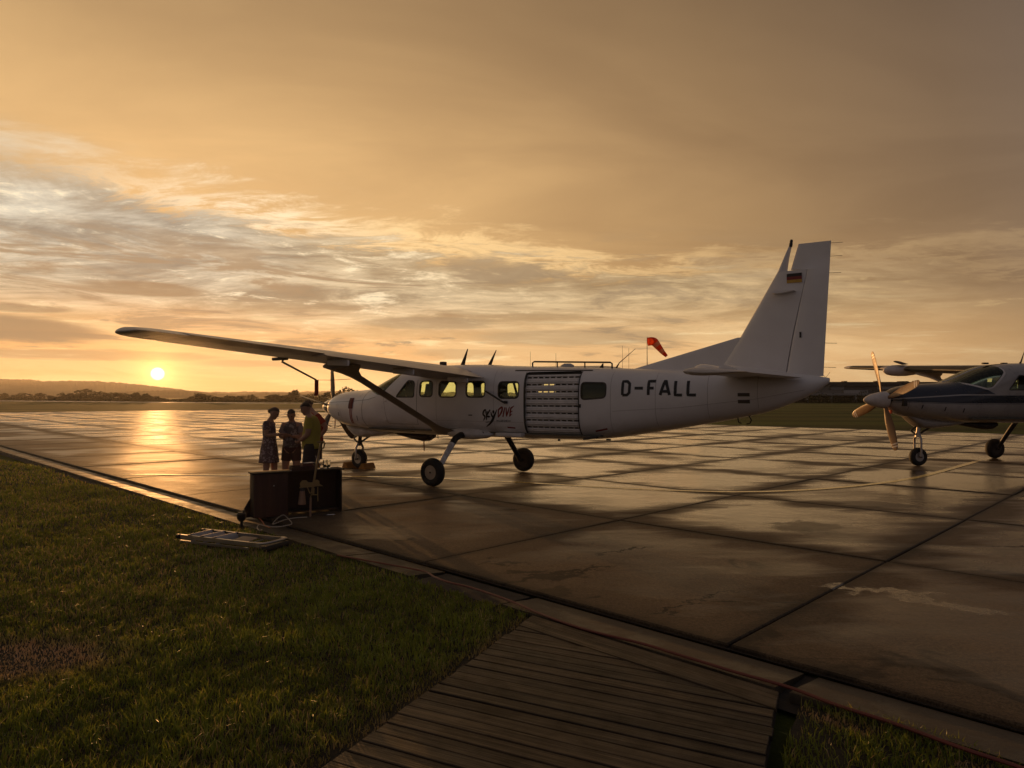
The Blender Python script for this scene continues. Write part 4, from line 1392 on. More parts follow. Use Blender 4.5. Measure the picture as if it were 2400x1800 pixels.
    for x, zt, zb, w in ((-4.45, 1.25, 1.16, 0.16), (-4.25, 1.20, 1.00, 0.24), (-4.05, 1.15, 0.86, 0.27), (-3.75, 1.12, 0.84, 0.28), (-3.3, 1.08, 0.88, 0.27), (-2.8, 1.03, 0.955, 0.2)):
        c, h = (zt + zb) / 2, (zt - zb) / 2
        ch.append([(x, w * math.copysign(abs(cos(t)) ** 0.7, cos(t)), c + h * math.copysign(abs(sin(t)) ** 0.7, sin(t))) for t in [2 * pi * (k + 0.5) / 24 for k in range(24)]])
    MB().loft(ch).build('nose_gear_fairing', body_mat, root)
    ex = []
    for x, zt, zb, w in ((-2.95, 1.00, 0.97, 0.05), (-2.6, 1.01, 0.90, 0.13), (-2.2, 1.02, 0.83, 0.17), (-1.9, 1.02, 0.79, 0.19), (-1.72, 1.02, 0.80, 0.19), (-1.62, 1.01, 0.86, 0.17), (-1.60, 1.0, 0.93, 0.10)):
        c, h = (zt + zb) / 2, (zt - zb) / 2
        ex.append([(x, 0.10 + w * cos(t), c + h * sin(t)) for t in [2 * pi * (k + 0.5) / 20 for k in range(20)]])
    MB().loft(ex).build('exhaust_duct', mat('sooty_metal', color=(0.045, 0.030, 0.022), rough=0.6), root)

    # --- landing gear
    for s in (-1, 1):
        top = [(0.06, s * 0.62, 1.06), (0.03, s * 0.86, 1.045), (0.0, s * 1.00, 0.98), (-0.01, s * 1.10, 0.87)]
        low = [(-0.01, s * 1.10, 0.87), (-0.01, s * 1.30, 0.66), (-0.005, s * 1.52, 0.42), (0.0, s * 1.60, 0.30)]
        zl = lambda P: [(p[0], p[1], p[2] - lift * (1 - min(1, p[2])) * 1.0) for p in P]
        lg = MB().tube(zl(top), [0.10, 0.095, 0.088, 0.082], 14, flat=0.75).build('gear_leg', M_black, root)
        lwr = MB().tube(zl(low), [0.081, 0.075, 0.068, 0.062], 14, flat=0.75).build('gear_leg', M_white if main and s < 0 else M_black, root)
        MB().tube([(0, s * 1.56, 0.30 - lift), (0, s * 1.80, 0.30 - lift)], 0.035, 10).build('axle', M_darkm, lwr)
        wheel(root, (0, s * 1.775, 0.302 - lift), 0.302, 0.20, side=s, rim_mat=M_alu if s < 0 else M_darkm)
        fr = []
        for x, w, h in ((-0.50, 0.02, 0.02), (-0.42, 0.10, 0.08), (-0.15, 0.17, 0.125), (0.25, 0.19, 0.13), (0.62, 0.15, 0.09), (0.80, 0.03, 0.02)):
            fr.append([(x, s * (0.66 + w * cos(t)), 1.075 + h * sin(t)) for t in [2 * pi * (k + 0.5) / 18 for k in range(18)]])
        MB().loft(fr).build('gear_fairing', M_cap if main else M_white, root)
        skin_ribbon(MB(), [(-0.50, 1.11), (-0.40, 1.16), (-0.12, 1.19), (0.25, 1.175), (0.60, 1.13), (0.80, 1.085)], 0.014, s, 0.005).build('fairing_seam', M_black, root)
    ng = MB().tube([(-4.02, 0, 0.95), (-4.05, 0, 0.72)], 0.052, 14).tube([(-4.05, 0, 0.72), (-4.06, 0, 0.60)], 0.068, 14)
    ng = ng.build('nose_strut', M_darkm if main else M_alu, root)
    for s in (-1, 1):
        MB().tube([(-4.055, s * 0.055, 0.66), (-4.06, s * 0.125, 0.55), (-4.06, s * 0.128, 0.42), (-4.06, s * 0.125, 0.25 - lift)], [0.036, 0.034, 0.030, 0.028], 10, flat=0.8).build('nose_fork', M_alu, root)
    MB().tube([(-4.06, -0.15, 0.25 - lift), (-4.06, 0.15, 0.25 - lift)], 0.02, 8).build('axle', M_darkm, root)
    sc_ = MB().tube([(-4.09, 0, 0.90), (-4.27, 0, 0.79), (-4.27, 0, 0.77)], 0.022, 6).tube([(-4.27, 0, 0.78), (-4.10, 0, 0.66)], 0.022, 6)
    sc_.build('torque_link', M_darkm, root)
    MB().tube([(-4.0, 0, 0.70), (-3.55, 0, 0.93)], 0.028, 8).build('drag_brace', M_darkm, root)
    wheel(root, (-4.06, 0, 0.252 - lift), 0.252, 0.17)
    return root, fus


TH1, AX1, AY1 = 0.5911, -0.6956, 16.1345
plane, fus = aircraft('aeroplane', AX1, AY1, TH1, 'white high-wing skydiving aeroplane with slatted roller door parked on wet apron', M_white)

# door: roller curtain of slotted slats
dx0, dx1 = 1.70, 2.97
pitch, ztop = 0.1475, 2.300
for k in range(9):
    zc = ztop - k * pitch
    B = MB()
    def sk_(x, z, o): return (x, -(surf_y(x, min(max(z, 1.12), 2.42)) + o), z)
    # plain bulged half above, slotted half below
    xsn = [dx0 + (dx1 - dx0) * q / 18 for q in range(19)]
    def strip(z0, z1, o0, o1, xa=None):
        xa = xa or xsn
        V = [sk_(x, z0, o0) for x in xa] + [sk_(x, z1, o1) for x in xa]
        n = len(xa)
        B.add(V, [(i, i + 1, n + i + 1, n + i) for i in range(n - 1)])
    if k == 0:
        strip(zc + 0.015, zc + 0.060, -0.045, -0.032)
    else:
        strip(zc + 0.013, zc + 0.045, -0.043, -0.028); strip(zc + 0.045, zc + 0.085, -0.028, -0.026); strip(zc + 0.085, zc + pitch - 0.024, -0.026, -0.043)
    strip(zc - 0.013, zc - 0.0235, -0.043, -0.046)
    ns = 9; cw = (dx1 - dx0) / ns
    for q in range(ns + 1):
        xa = dx0 + (q - 0.13) * cw if q else dx0
        xb = dx0 + (q + 0.13) * cw if q < ns else dx1
        strip(zc - 0.013, zc + 0.013, -0.043, -0.043, [xa, (xa + xb) / 2, xb])
    o = B.build('door_slat', mat('door_slat_white', color=(0.66, 0.63, 0.61), rough=0.38), plane, sharp=60)
    sm_ = o.modifiers.new('thickness', 'SOLIDIFY'); sm_.thickness = 0.006; sm_.offset = 0
MB().loft([[(dx0, -(surf_y(dx0, z) + o_), z) for z, o_ in ((2.36, -0.03), (2.425, -0.03), (2.425, -0.06), (2.36, -0.06))], [(dx1, -(surf_y(dx1, z) + o_), z) for z, o_ in ((2.36, -0.03), (2.425, -0.03), (2.425, -0.06), (2.36, -0.06))]]).build('door_header', M_black, plane)
for xx in (1.688, 2.982):
    skin_ribbon(MB(), [(xx, 1.11), (xx, 2.42)], 0.022, -1, 0.006).build('door_rail', M_seal, plane)
skin_ribbon(MB(), [(1.36, 2.470), (3.18, 2.437)], 0.022, -1, 0.010).build('door_gutter', M_gap, plane)
skin_ribbon(MB(), [(1.69, 1.125), (2.98, 1.115)], 0.03, -1, 0.006).build('door_sill', M_black, plane)

# step, hand rail, fuselage handle
MB().bbox((1.31, -0.775, 1.09), (0.66, 0.16, 0.075), 0.015).build('boarding_step', M_cap, plane)
MB().bbox((3.20, -0.70, 1.08), (0.30, 0.12, 0.05), 0.015, rotm(radians(-9), 'Y')).build('boarding_step', M_gap, plane)
rail = MB().tube([(1.58, -0.30, 2.55), (1.58, -0.30, 2.64), (1.62, -0.30, 2.665), (3.44, -0.30, 2.600), (3.48, -0.30, 2.575), (3.48, -0.30, 2.48)], 0.018, 8)
rail.tube([(2.20, -0.30, 2.52), (2.20, -0.30, 2.645)], 0.014, 6).tube([(2.86, -0.30, 2.50), (2.86, -0.30, 2.62)], 0.014, 6)
rail.build('roof_rail', M_black, plane)
MB().tube([(0.72, -0.835, 2.02), (0.76, -0.90, 2.02), (1.20, -0.92, 1.80), (1.24, -0.86, 1.775)], [0.020, 0.022, 0.022, 0.024], 8).build('hand_rail', M_seal, plane)
MB().bbox((1.245, -0.85, 1.785), (0.06, 0.07, 0.06), 0.012).build('hand_rail_end', M_black, plane)
MB().bbox((-2.03, -0.790, 1.755), (0.17, 0.02, 0.030), 0.006).build('door_handle', M_black, plane)
for (hx, hz) in ((-2.34, 1.80), (-2.34, 1.33)):
    MB().bbox((hx, -0.795, hz), (0.11, 0.03, 0.035), 0.01).build('door_hinge', M_cap, plane)
# seams and openings in the skin
skin_ribbon(MB(), [(-3.02, 2.06), (-3.13, 2.00), (-3.20, 1.85), (-3.22, 1.60), (-3.20, 1.35), (-3.13, 1.16)], 0.012, -1, 0.003).build('cowl_seam', M_gap, plane)
skin_ribbon(MB(), [(-4.93, 1.74), (-4.3, 1.765), (-3.6, 1.79), (-3.0, 1.83), (-2.7, 1.90)], 0.008, -1, 0.003).build('cowl_seam', M_gap, plane)
skin_ribbon(MB(), [(-1.30, 2.30), (-1.315, 1.9), (-1.32, 1.25)], 0.010, -1, 0.003).build('crew_door_seam', M_gap, plane)
skin_ribbon(MB(), [(-2.42, 1.92), (-2.36, 1.6), (-2.30, 1.25), (-1.32, 1.25)], 0.006, -1, 0.003).build('crew_door_seam', M_gap, plane)
skin_ribbon(MB(), [(-4.4, 1.17), (-3.2, 1.10), (-1.6, 1.07)], 0.018, -1, 0.006).build('belly_strake', M_gap, plane)
skin_patch(MB(), rrect(-3.765, 1.60, -3.585, 1.87, 0.012), -1, 0.012).build('intake_cover', mat('maroon_cover', color=(0.13, 0.018, 0.014), rough=0.75), plane)
for q in (-3.705, -3.645):
    skin_ribbon(MB(), [(q, 1.62), (q + 0.01, 1.40), (q + 0.012, 1.22)], 0.028, -1, 0.010).build('warning_streamer', M_sock_red, plane)
for (hx, hz, hh) in ((-4.22, 1.50, 0.10), (-4.75, 1.62, 0.10), (-3.42, 1.42, 0.13)):
    skin_ribbon(MB(), [(hx, hz), (hx + 0.005, hz - hh)], 0.022, -1, 0.003).build('louvre', M_black, plane)
MB().tube([(-4.78, -0.20, 1.34), (-4.78, -0.21, 1.05)], [0.018, 0.016], 6, flat=0.3).build('warning_streamer', M_sock_red, plane)
MB().tube(smooth_path([(-5.02, -0.28, 1.16), (-4.85, -0.25, 1.09), (-4.65, -0.20, 1.10), (-4.42, -0.18, 1.22)], 6), 0.010, 6).build('tether', M_black, plane)
MB().tube([(-1.78, -0.02, 0.82), (-1.77, -0.02, 0.56)], [0.022, 0.020], 6, flat=0.35).build('warning_streamer', M_sock_red, plane)
for q in range(5):
    MB().tube([(-1.50 + 0.09 * q, -0.25, 1.0), (-1.49 + 0.09 * q, -0.25, 0.93 if q % 2 else 0.90)], 0.010, 5).build('drain_pipe', M_darkm, plane)
MB().bbox((0.28, -0.83, 1.495), (0.10, 0.012, 0.022), 0.004).build('static_port', M_black, plane)
MB().bbox((3.00, -0.802, 1.72), (0.06, 0.016, 0.07), 0.006).build('door_latch', M_black, plane)
for q in (1.94, 1.815):
    skin_ribbon(MB(), [(6.02, q), (6.22, q)], 0.062, -1, 0.004).build('vent_grille', mat('vent_dark', color=(0.09, 0.075, 0.06), rough=0.6), plane)
skin_ribbon(MB(), [(1.23, 1.245), (1.43, 1.235)], 0.030, -1, 0.004).build('red_marking', M_red, plane)
skin_ribbon(MB(), [(3.30, 1.215), (3.56, 1.270)], 0.030, -1, 0.004).build('red_marking', M_red, plane)
MB().bbox((2.30, -0.40, 0.99), (0.06, 0.015, 0.04), 0.005).build('belly_antenna', M_black, plane)
MB().bbox((3.42, -0.35, 1.035), (0.10, 0.02, 0.035), 0.005).build('belly_antenna', M_black, plane)
# skin laps and frame seams
M_lap = mat('lap_seam', color=(0.42, 0.39, 0.37), rough=0.5)
for xs_ in (-0.72, 0.90, 3.66, 4.55, 5.50, 6.35):
    zt_, zb_, _a, _n = hermite(xs_)
    skin_ribbon(MB(), [(xs_, zb_ + 0.10), (xs_, (zt_ + zb_) / 2), (xs_, zt_ - 0.08)], 0.008, -1, 0.0022).build('skin_seam', M_lap, plane)
skin_ribbon(MB(), [(3.70, 1.62), (5.0, 1.70), (6.3, 1.86), (7.1, 2.02)], 0.007, -1, 0.0022).build('skin_seam', M_lap, plane)
skin_ribbon(MB(), [(-1.30, 1.36), (0.0, 1.36), (1.66, 1.36)], 0.007, -1, 0.0022).build('skin_seam', M_lap, plane)
# roof antennas
def blade_ant(x, z, h, sweep, c):
    rg = [[(x + f * sweep + (q - 0.5) * c * (1 - 0.82 * f), zz * c * (1 - 0.6 * f), z + f * h) for q, zz in naca(0.16, m=0.0001, n=6)] for f in (0, 0.35, 1.0)]
    return MB().loft(rg).build('blade_antenna', M_darkm, plane)
blade_ant(-0.60, 2.62, 0.42, 0.17, 0.15)
blade_ant(0.20, 2.62, 0.36, 0.20, 0.12)
MB().bbox((-1.10, -0.10, 2.70), (0.13, 0.13, 0.10), 0.02).build('roof_beacon', M_darkm, plane)
MB().loft([[(2.28 + (q - 0.5) * c, zz * c * 3.0, 2.52 + h) for q, zz in naca(0.16, m=0.0001, n=8)] for c, h in ((0.36, 0), (0.32, 0.06), (0.16, 0.10))]).build('roof_antenna', M_cap, plane)
blade_ant(3.08, 2.49, 0.11, 0.05, 0.12)
MB().tube([(3.42, 0.0, 2.48), (3.50, 0, 2.60), (3.86, 0, 2.88)], [0.022, 0.010, 0.004], 6).build('whip_antenna', M_darkm, plane)
# pitot cover on the wing with its streamer and cord
rod = MB().tube([(-0.98, -4.85, 2.59), (-1.18, -4.72, 2.56), (-1.41, -3.72, 2.245)], [0.03, 0.020, 0.018], 8).build('pitot_boom', M_darkm, plane)
MB().bbox((-1.02, -4.88, 2.60), (0.42, 0.06, 0.06), 0.02).build('pitot_mount', M_darkm, plane)
MB().box((-1.41, -3.70, 2.085), (0.075, 0.02, 0.315), radians(35)).build('warning_streamer', M_sock_red, plane)
MB().tube([(-1.41, -3.70, 2.240), (-1.1, -3.58, 2.235), (-0.72, -3.42, 2.255)], 0.005, 5).build('cord', M_darkm, plane)

# registration letters and the club lettering
x = 3.875
for ch_, w in (('D', 0.205), ('-', 0.225), ('F', 0.20), ('A', 0.235), ('L', 0.195), ('L', 0.215)):
    B = MB()
    for s_ in GLYPH[ch_]:
        pts = [(x + 0.03 + p[0] * (w - 0.06), 1.935 + p[1] * 0.265) for p in s_]
        skin_ribbon(B, pts, 0.055, -1, 0.0035 + 0.0005 * random.random(), step=0.03)
        for p in (pts[0], pts[-1]):
            pass
    B.build('registration_letter', mat('letter_black', color=(0.014, 0.012, 0.011), rough=0.4), plane)
    x += w + 0.036
M_ink = mat('letter_black')
def brush(name, strokes, mt):
    B = MB()
    for pts, w in strokes:
        skin_ribbon(B, smooth_path_2d(pts), np.interp(np.linspace(0, 1, len(smooth_path_2d(pts))), np.linspace(0, 1, len(w)), w), -1, 0.0035 + 0.001 * random.random(), step=0.02)
    return B.build(name, mt, plane)
def smooth_path_2d(pts):
    return [(p.x, p.y) for p in smooth_path([(a, b, 0) for a, b in pts], 5)]
def LX(u): return 0.608 + (u - 250) / (1700 - 250) * 0.83        # zoomed logo drawing to skin coordinates
def LZ(v): return 1.715 - (v - 400) / (1400 - 400) * 0.478
def lp(*p): return [(LX(a), LZ(b)) for a, b in p]
t_ = 0.042
brush('logo_letter', [(lp((375, 790), (400, 610), (330, 640), (280, 730), (275, 820), (340, 890), (345, 960), (310, 1030), (265, 1105)), (0.012, 0.03, t_, t_, t_, t_, 0.035, 0.03, 0.012))], M_ink)
brush('logo_letter', [(lp((470, 660), (440, 800), (425, 950), (410, 1080)), (0.03, t_, 0.036, 0.02)), (lp((610, 600), (540, 700), (460, 850)), (0.03, 0.035, 0.03)), (lp((455, 900), (530, 915), (610, 910)), (0.03, 0.045, 0.01))], M_ink)
brush('logo_letter', [(lp((640, 690), (660, 800), (700, 900), (750, 940)), (0.014, 0.036, 0.045, 0.05)), (lp((920, 590), (860, 740), (780, 900), (700, 1060), (560, 1230), (430, 1330), (350, 1395)), (0.014, 0.034, 0.055, 0.06, 0.042, 0.026, 0.006))], M_ink)
skin_patch(MB(), [(LX(757 + 50 * cos(a)), LZ(695 + 85 * sin(a))) for a in [2 * pi * k / 14 for k in range(14)]], -1, 0.0045).build('logo_dot', M_ink, plane)
brush('logo_stroke', [(lp((350, 1180), (450, 1168), (570, 1145)), (0.006, 0.016, 0.008))], M_ink)
brush('logo_letter', [(lp((990, 590), (985, 760), (960, 950)), (0.03, 0.032, 0.01)), (lp((980, 610), (1080, 520), (1165, 480), (1150, 650), (1060, 820), (960, 950)), (0.03, 0.04, 0.036, t_, 0.036, 0.012))], M_red)
brush('logo_letter', [(lp((1290, 480), (1240, 690), (1190, 915)), (0.02, 0.034, 0.028))], M_red)
brush('logo_letter', [(lp((1345, 490), (1350, 690), (1355, 890)), (0.024, 0.034, 0.026)), (lp((1500, 450), (1430, 680), (1355, 890)), (0.016, 0.034, 0.022))], M_red)
brush('logo_letter', [(lp((1560, 510), (1530, 700), (1495, 895)), (0.03, 0.036, 0.02)), (lp((1550, 530), (1630, 470), (1705, 405)), (0.036, 0.03, 0.008)), (lp((1545, 700), (1590, 665), (1635, 635)), (0.024, 0.02, 0.012)), (lp((1510, 860), (1560, 810), (1605, 770)), (0.024, 0.02, 0.012))], M_red)
x = LX(890)
for ch_ in 'HILDESHEIM':
    w = 0.016 if ch_ == 'I' else 0.026
    B = MB()
    for s_ in GLYPH[ch_]:
        skin_ribbon(B, [(x + p[0] * w, 1.365 + p[1] * 0.038) for p in s_], 0.008, -1, 0.004, step=0.02)
    B.build('town_letter', M_ink, plane)
    x += w + 0.013
# number and flag
B = MB(); skin_ribbon(B, [(0.60, 1.13), (0.645, 1.13), (0.60, 1.085), (0.65, 1.085)], 0.014, -1, 0.16, step=0.02); B.build('fairing_number', M_ink, plane)
for k, mt in enumerate((M_black, M_red, M_gold)):
    z1 = 4.100 - k * 0.056; B = MB()
    xa, xb = 6.800, 7.055
    V = []
    for zz in (z1, z1 - 0.056):
        for xx in (xa, (xa + xb) / 2, xb):
            V.append((xx, -0.064, zz))
    B.add(V, [(0, 1, 4, 3), (1, 2, 5, 4)]); fl_ = B.build('flag_stripe', mt, plane, smooth=False)

# ------------------------------------------------------------------ second aircraft at the edge of the apron
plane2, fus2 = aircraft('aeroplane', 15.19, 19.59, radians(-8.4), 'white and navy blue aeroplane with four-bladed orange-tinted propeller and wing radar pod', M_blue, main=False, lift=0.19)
pod = []
for x, r in ((-1.75, 0.02), (-1.72, 0.12), (-1.62, 0.215), (-1.45, 0.275), (-1.2, 0.295), (-0.9, 0.285), (-0.5, 0.20), (-0.2, 0.09), (-0.1, 0.02)):
    pod.append([(x, 4.45 + r * 0.66 * cos(t), 2.615 + r * 0.66 * sin(t)) for t in [2 * pi * k / 24 for k in range(24)]])
MB().loft(pod).build('radar_pod', M_cap, plane2)
for (hx, hz) in ((-4.35, 1.50), (-3.75, 1.44), (-3.25, 1.40)):
    skin_ribbon(MB(), [(hx, hz), (hx - 0.02, hz - 0.11)], 0.03, -1, 0.004).build('louvre', M_black, plane2)
skin_ribbon(MB(), [(-4.68, 1.36), (-4.70, 1.66)], 0.008, -1, 0.003).build('cowl_seam', M_gap, plane2)
MB().bbox((-4.98, -0.12, 1.30), (0.05, 0.10, 0.10), 0.01).build('warning_tag', mat('orange_tag', color=(0.75, 0.09, 0.02), rough=0.6), plane2)
MB().tube([(-0.95, -0.1, 2.62), (-0.90, -0.1, 2.70), (-0.78, -0.1, 3.02)], [0.035, 0.022, 0.004], 6).build('whip_antenna', M_darkm, plane2)
for ax_ in (-1.95, -1.35):
    MB().bbox((ax_, 0, 2.645), (0.16, 0.10, 0.05), 0.015).build('roof_antenna', M_black, plane2)
MB().loft([[(-1.15 + (q - 0.5) * 0.3, 4.2 + k * 0.35, 2.83 + zz * 0.3 + 0.10 * k) for q, zz in naca(0.2, m=0.0001, n=6)] for k in (0, 1)]).build('wing_fence', M_darkm, plane2)

# ------------------------------------------------------------------ hills
def hill_wood(N, b):
    geo = N.n('ShaderNodeNewGeometry').outputs['Position']
    n = N.noise(geo, 0.02, 6, 0.65); f = N.noise(geo, 0.15, 4, 0.6)
    N.set(b.inputs['Base Color'], N.mix(N.lin(n, 0.3, 0.7), (0.020, 0.022, 0.008), (0.060, 0.055, 0.022)))
    b.inputs['Roughness'].default_value = 0.95
    b.inputs['Specular IOR Level'].default_value = 0.05
    bn = N.n('ShaderNodeBump', {'Height': f, 'Strength': 1.0, 'Distance': 6.0})
    N.t.links.new(bn.outputs[0], b.inputs['Normal'])


M_hill = mat('hill_wood', hill_wood)


def ridge(name, prof, dist, depth, bump, seed):
    """prof: (image column, image row) skyline seen from the site, built at its real distance"""
    r = np.random.default_rng(seed)
    cols = np.arange(prof[0][0], prof[-1][0] + 1, 2.0)
    rows = np.interp(cols, [p[0] for p in prof], [p[1] for p in prof])
    V, F = [], []
    n = len(cols); K = 9
    wob = np.convolve(r.random(n + 12), np.ones(5) / 5, 'same')[6:n + 6]
    crown = np.maximum(0, np.convolve(r.random(n + 4) ** 3, np.ones(2) / 2, 'same')[2:n + 2])
    for i, c in enumerate(cols):
        a = atan2(c - 1200, FPX); R_ = dist / cos(a) * (1 + 0.0 * wob[i])
        h = (HOR - rows[i]) / FPX * dist + CAM_H
        for k in range(K):
            t = k / (K - 1)
            rr_ = R_ - depth * (1 - t)
            z = h * (t ** 0.8) + (bump * (wob[i] - 0.5) * 2 + bump * 1.4 * crown[i]) * (0.3 + 0.7 * t) * (t > 0)
            if k and k < K - 1: z += r.normal(0, bump * 0.25)
            V.append((rr_ * sin(a), rr_ * cos(a), z - (1 if k == 0 else 0)))
        V.append(((R_ + depth * 0.8) * sin(a), (R_ + depth * 0.8) * cos(a), -1))
        if i:
            for k in range(K):
                F.append(((i - 1) * (K + 1) + k, i * (K + 1) + k, i * (K + 1) + k + 1, (i - 1) * (K + 1) + k + 1))
    o = mesh(name, V, F, M_hill, None, True)
    return tag(o, kind='structure')


ridge('hills', [(-300, 880), (-120, 884), (0, 888), (30, 889), (70, 890), (100, 894), (160, 893), (225, 894), (270, 897), (310, 900), (350, 904), (400, 910), (440, 915), (480, 919), (520, 919), (600, 918), (680, 919), (760, 917), (830, 918), (1000, 919), (1300, 922), (1600, 924), (2000, 926), (2700, 926)], 1900, 420, 1.6, 3)
ridge('hills', [(180, 928), (260, 920), (330, 917), (420, 915), (500, 922), (560, 925), (620, 921), (720, 922), (830, 923), (1000, 926), (1300, 928)], 1150, 160, 1.2, 8)

# ------------------------------------------------------------------ trees beyond the runway
def leaf_mat(N, b):
    geo = N.n('ShaderNodeNewGeometry').outputs['Position']
    rnd = N.n('ShaderNodeObjectInfo').outputs['Random']
    n = N.noise(geo, 0.9, 4, 0.6)
    col = N.mix(N.lin(n, 0.3, 0.7), (0.018, 0.022, 0.007), (0.060, 0.062, 0.020))
    N.set(b.inputs['Base Color'], N.mix(1.0, col, N.mix(rnd, (0.75, 0.8, 0.7), (1.2, 1.1, 1.0)), 'MULTIPLY'))
    b.inputs['Roughness'].default_value = 0.7
    b.inputs['Specular IOR Level'].default_value = 0.2


M_leaf = mat('leaves', leaf_mat)
M_bark = mat('bark', color=(0.055, 0.042, 0.030), rough=0.9)


def tree_proto(seed, slim=1.0, n=420):
    """unit-high tree: tapered trunk with limbs, crown of many small leaf clumps in uneven lobes"""
    r = random.Random(seed)
    t = MB().tube([(0, 0, -0.02), (0.01, 0, 0.18), (0.0, 0.015, 0.40), (0.01, 0, 0.70)], [0.030, 0.024, 0.018, 0.006], 7)
    lobes = []
    for k in range(8):
        a = r.uniform(0, 2 * pi); z = r.uniform(0.25, 0.80); d = r.uniform(0.10, 0.26) * slim
        lobes.append((d * cos(a), d * sin(a), z, r.uniform(0.13, 0.22)))
        t.tube([(0, 0, z * 0.6), (d * 0.5 * cos(a), d * 0.5 * sin(a), z * 0.85), (d * cos(a), d * sin(a), z)], [0.012, 0.008, 0.004], 5)
    [lobes.append((0.20 * slim * cos(k * 2.1 + seed), 0.20 * slim * sin(k * 2.1 + seed), 0.16, 0.21)) for k in range(3)]; lobes.append((0, 0, 0.82, 0.17)); lobes.append((0.02, -0.02, 0.22, 0.22)); lobes.append((0.0, 0.0, 0.5, 0.26))
    tm = bpy.data.meshes.new('trunk'); tm.from_pydata(t.v, [], t.f); tm.materials.append(M_bark)
    V, F = [], []
    for q in range(n):
        lx, ly, lz, lr = r.choice(lobes)
        d = Vector((r.gauss(0, 1), r.gauss(0, 1), r.gauss(0, 1))).normalized() * lr * r.uniform(0.55, 1.05)
        c = Vector((lx + d.x * slim, ly + d.y * slim, max(0.03, lz + d.z)))
        s = r.uniform(0.035, 0.075)
        R_ = Matrix.Rotation(r.uniform(0, 6.28), 3, 'Z') @ Matrix.Rotation(r.uniform(0, 6.28), 3, 'X')
        o = len(V)
        for p in ((-1, -0.6, 0), (1, -0.5, 0.2), (0.8, 0.7, 0), (-0.7, 0.6, -0.2), (0, 0, 0.7)):
            V.append(c + R_ @ (Vector(p) * s))
        F += [(o, o + 1, o + 4), (o + 1, o + 2, o + 4), (o + 2, o + 3, o + 4), (o + 3, o, o + 4)]
    cm = bpy.data.meshes.new('crown'); cm.from_pydata([tuple(v) for v in V], [], F); cm.materials.append(M_leaf)
    return tm, cm


protos = [tree_proto(k, (1.0, 1.35, 0.8, 1.6, 1.15)[k % 5]) for k in range(5)]


def put_tree(k, x, y, h, w, z=-0.1, **kw):
    e = empty('tree', (x, y, z), random.uniform(0, 6.28))
    e.scale = (w, w, h)
    for nm, me in zip(('trunk', 'crown'), protos[k]):
        link(bpy.data.objects.new(nm, me), e)
    return tag(e, cat='tree', **kw)


tree_px = [(11, 925, 18), (33, 929, 16), (53, 925, 24), (75, 930, 14), (93, 925, 22), (121, 930, 16), (146, 925, 15), (165, 926, 20), (186, 925, 18), (203, 918, 30), (222, 930, 16), (237, 923, 26),
           (254, 926, 18), (279, 925, 24), (296, 926, 16), (319, 925, 20), (340, 927, 18), (362, 934, 16), (385, 936, 12), (440, 936, 14), (456, 934, 12), (474, 927, 28), (497, 931, 11), (526, 934, 15), (544, 937, 18), (566, 931, 14),
           (588, 929, 20), (614, 936, 18), (638, 929, 24), (661, 932, 18), (676, 929, 18), (691, 921, 22), (711, 930, 16), (735, 927, 22), (752, 931, 16), (766, 925, 22), (790, 927, 24), (811, 915, 24), (832, 922, 22)]
ORD = ('first second third fourth fifth sixth seventh eighth ninth tenth eleventh twelfth thirteenth fourteenth fifteenth sixteenth seventeenth eighteenth nineteenth twentieth').split()
tall = {203: 'tallest round tree in the row beneath the setting sun', 691: 'tallest hazy tree behind the heads of the two men', 811: 'dark tree showing just over the nose cowling of the white aeroplane', 474: 'broad hazy tree with open gaps on both sides in the distant row'}
west = [c for c, _, _ in tree_px if c < 369]; east = [c for c, _, _ in tree_px if c >= 369]
for (cx, ty, w) in tree_px:
    gy = np.interp(cx, [-60, 0, 400, 830], [365, 345, 262, 222]) + random.uniform(0, 14)
    h = ((HOR - ty) / FPX * gy + CAM_H + 0.1) * 1.35
    wd = w / FPX * gy
    size = 'low' if ty > 930 else ('broad' if w >= 22 else 'small round')
    if cx in tall: lab = tall[cx]
    elif cx < 369: lab = '%s hazy tree, %s from the left end of the row, left of the sun' % (size, ORD[west.index(cx)])
    else: lab = '%s hazy tree, %s in the row counting rightwards from below the sun' % (size, ORD[east.index(cx)] if east.index(cx) < 20 else 'twenty-' + ORD[east.index(cx) - 20])
    put_tree(random.randrange(5), (cx - 1200) / FPX * gy, gy, h, wd * 1.9, label=lab, group='trees in the row beyond the runway')
# low scrub along the foot of the tree row
V, F = [], []
for q in range(5200):
    c = random.uniform(-120, 850); gy = np.interp(c, [-60, 0, 400, 830], [372, 352, 268, 228]) + random.uniform(-3, 6)
    x = (c - 1200) / FPX * gy; hh = 1.1 + 0.9 * sin(c * 0.05) * sin(c * 0.013) + random.uniform(0, 0.5)
    z = random.uniform(-0.1, hh); s = random.uniform(0.25, 0.6)
    R_ = Matrix.Rotation(random.uniform(0, 6.28), 3, 'Z') @ Matrix.Rotation(random.uniform(0, 6.28), 3, 'X')
    o = len(V)
    for p in ((-1, -0.6, 0), (1, -0.5, 0.2), (0.8, 0.7, 0), (-0.7, 0.6, -0.2)):
        V.append(Vector((x, gy, z)) + R_ @ (Vector(p) * s))
    F.append((o, o + 1, o + 2, o + 3))
tag(mesh('undergrowth', V, F, M_leaf), kind='stuff')

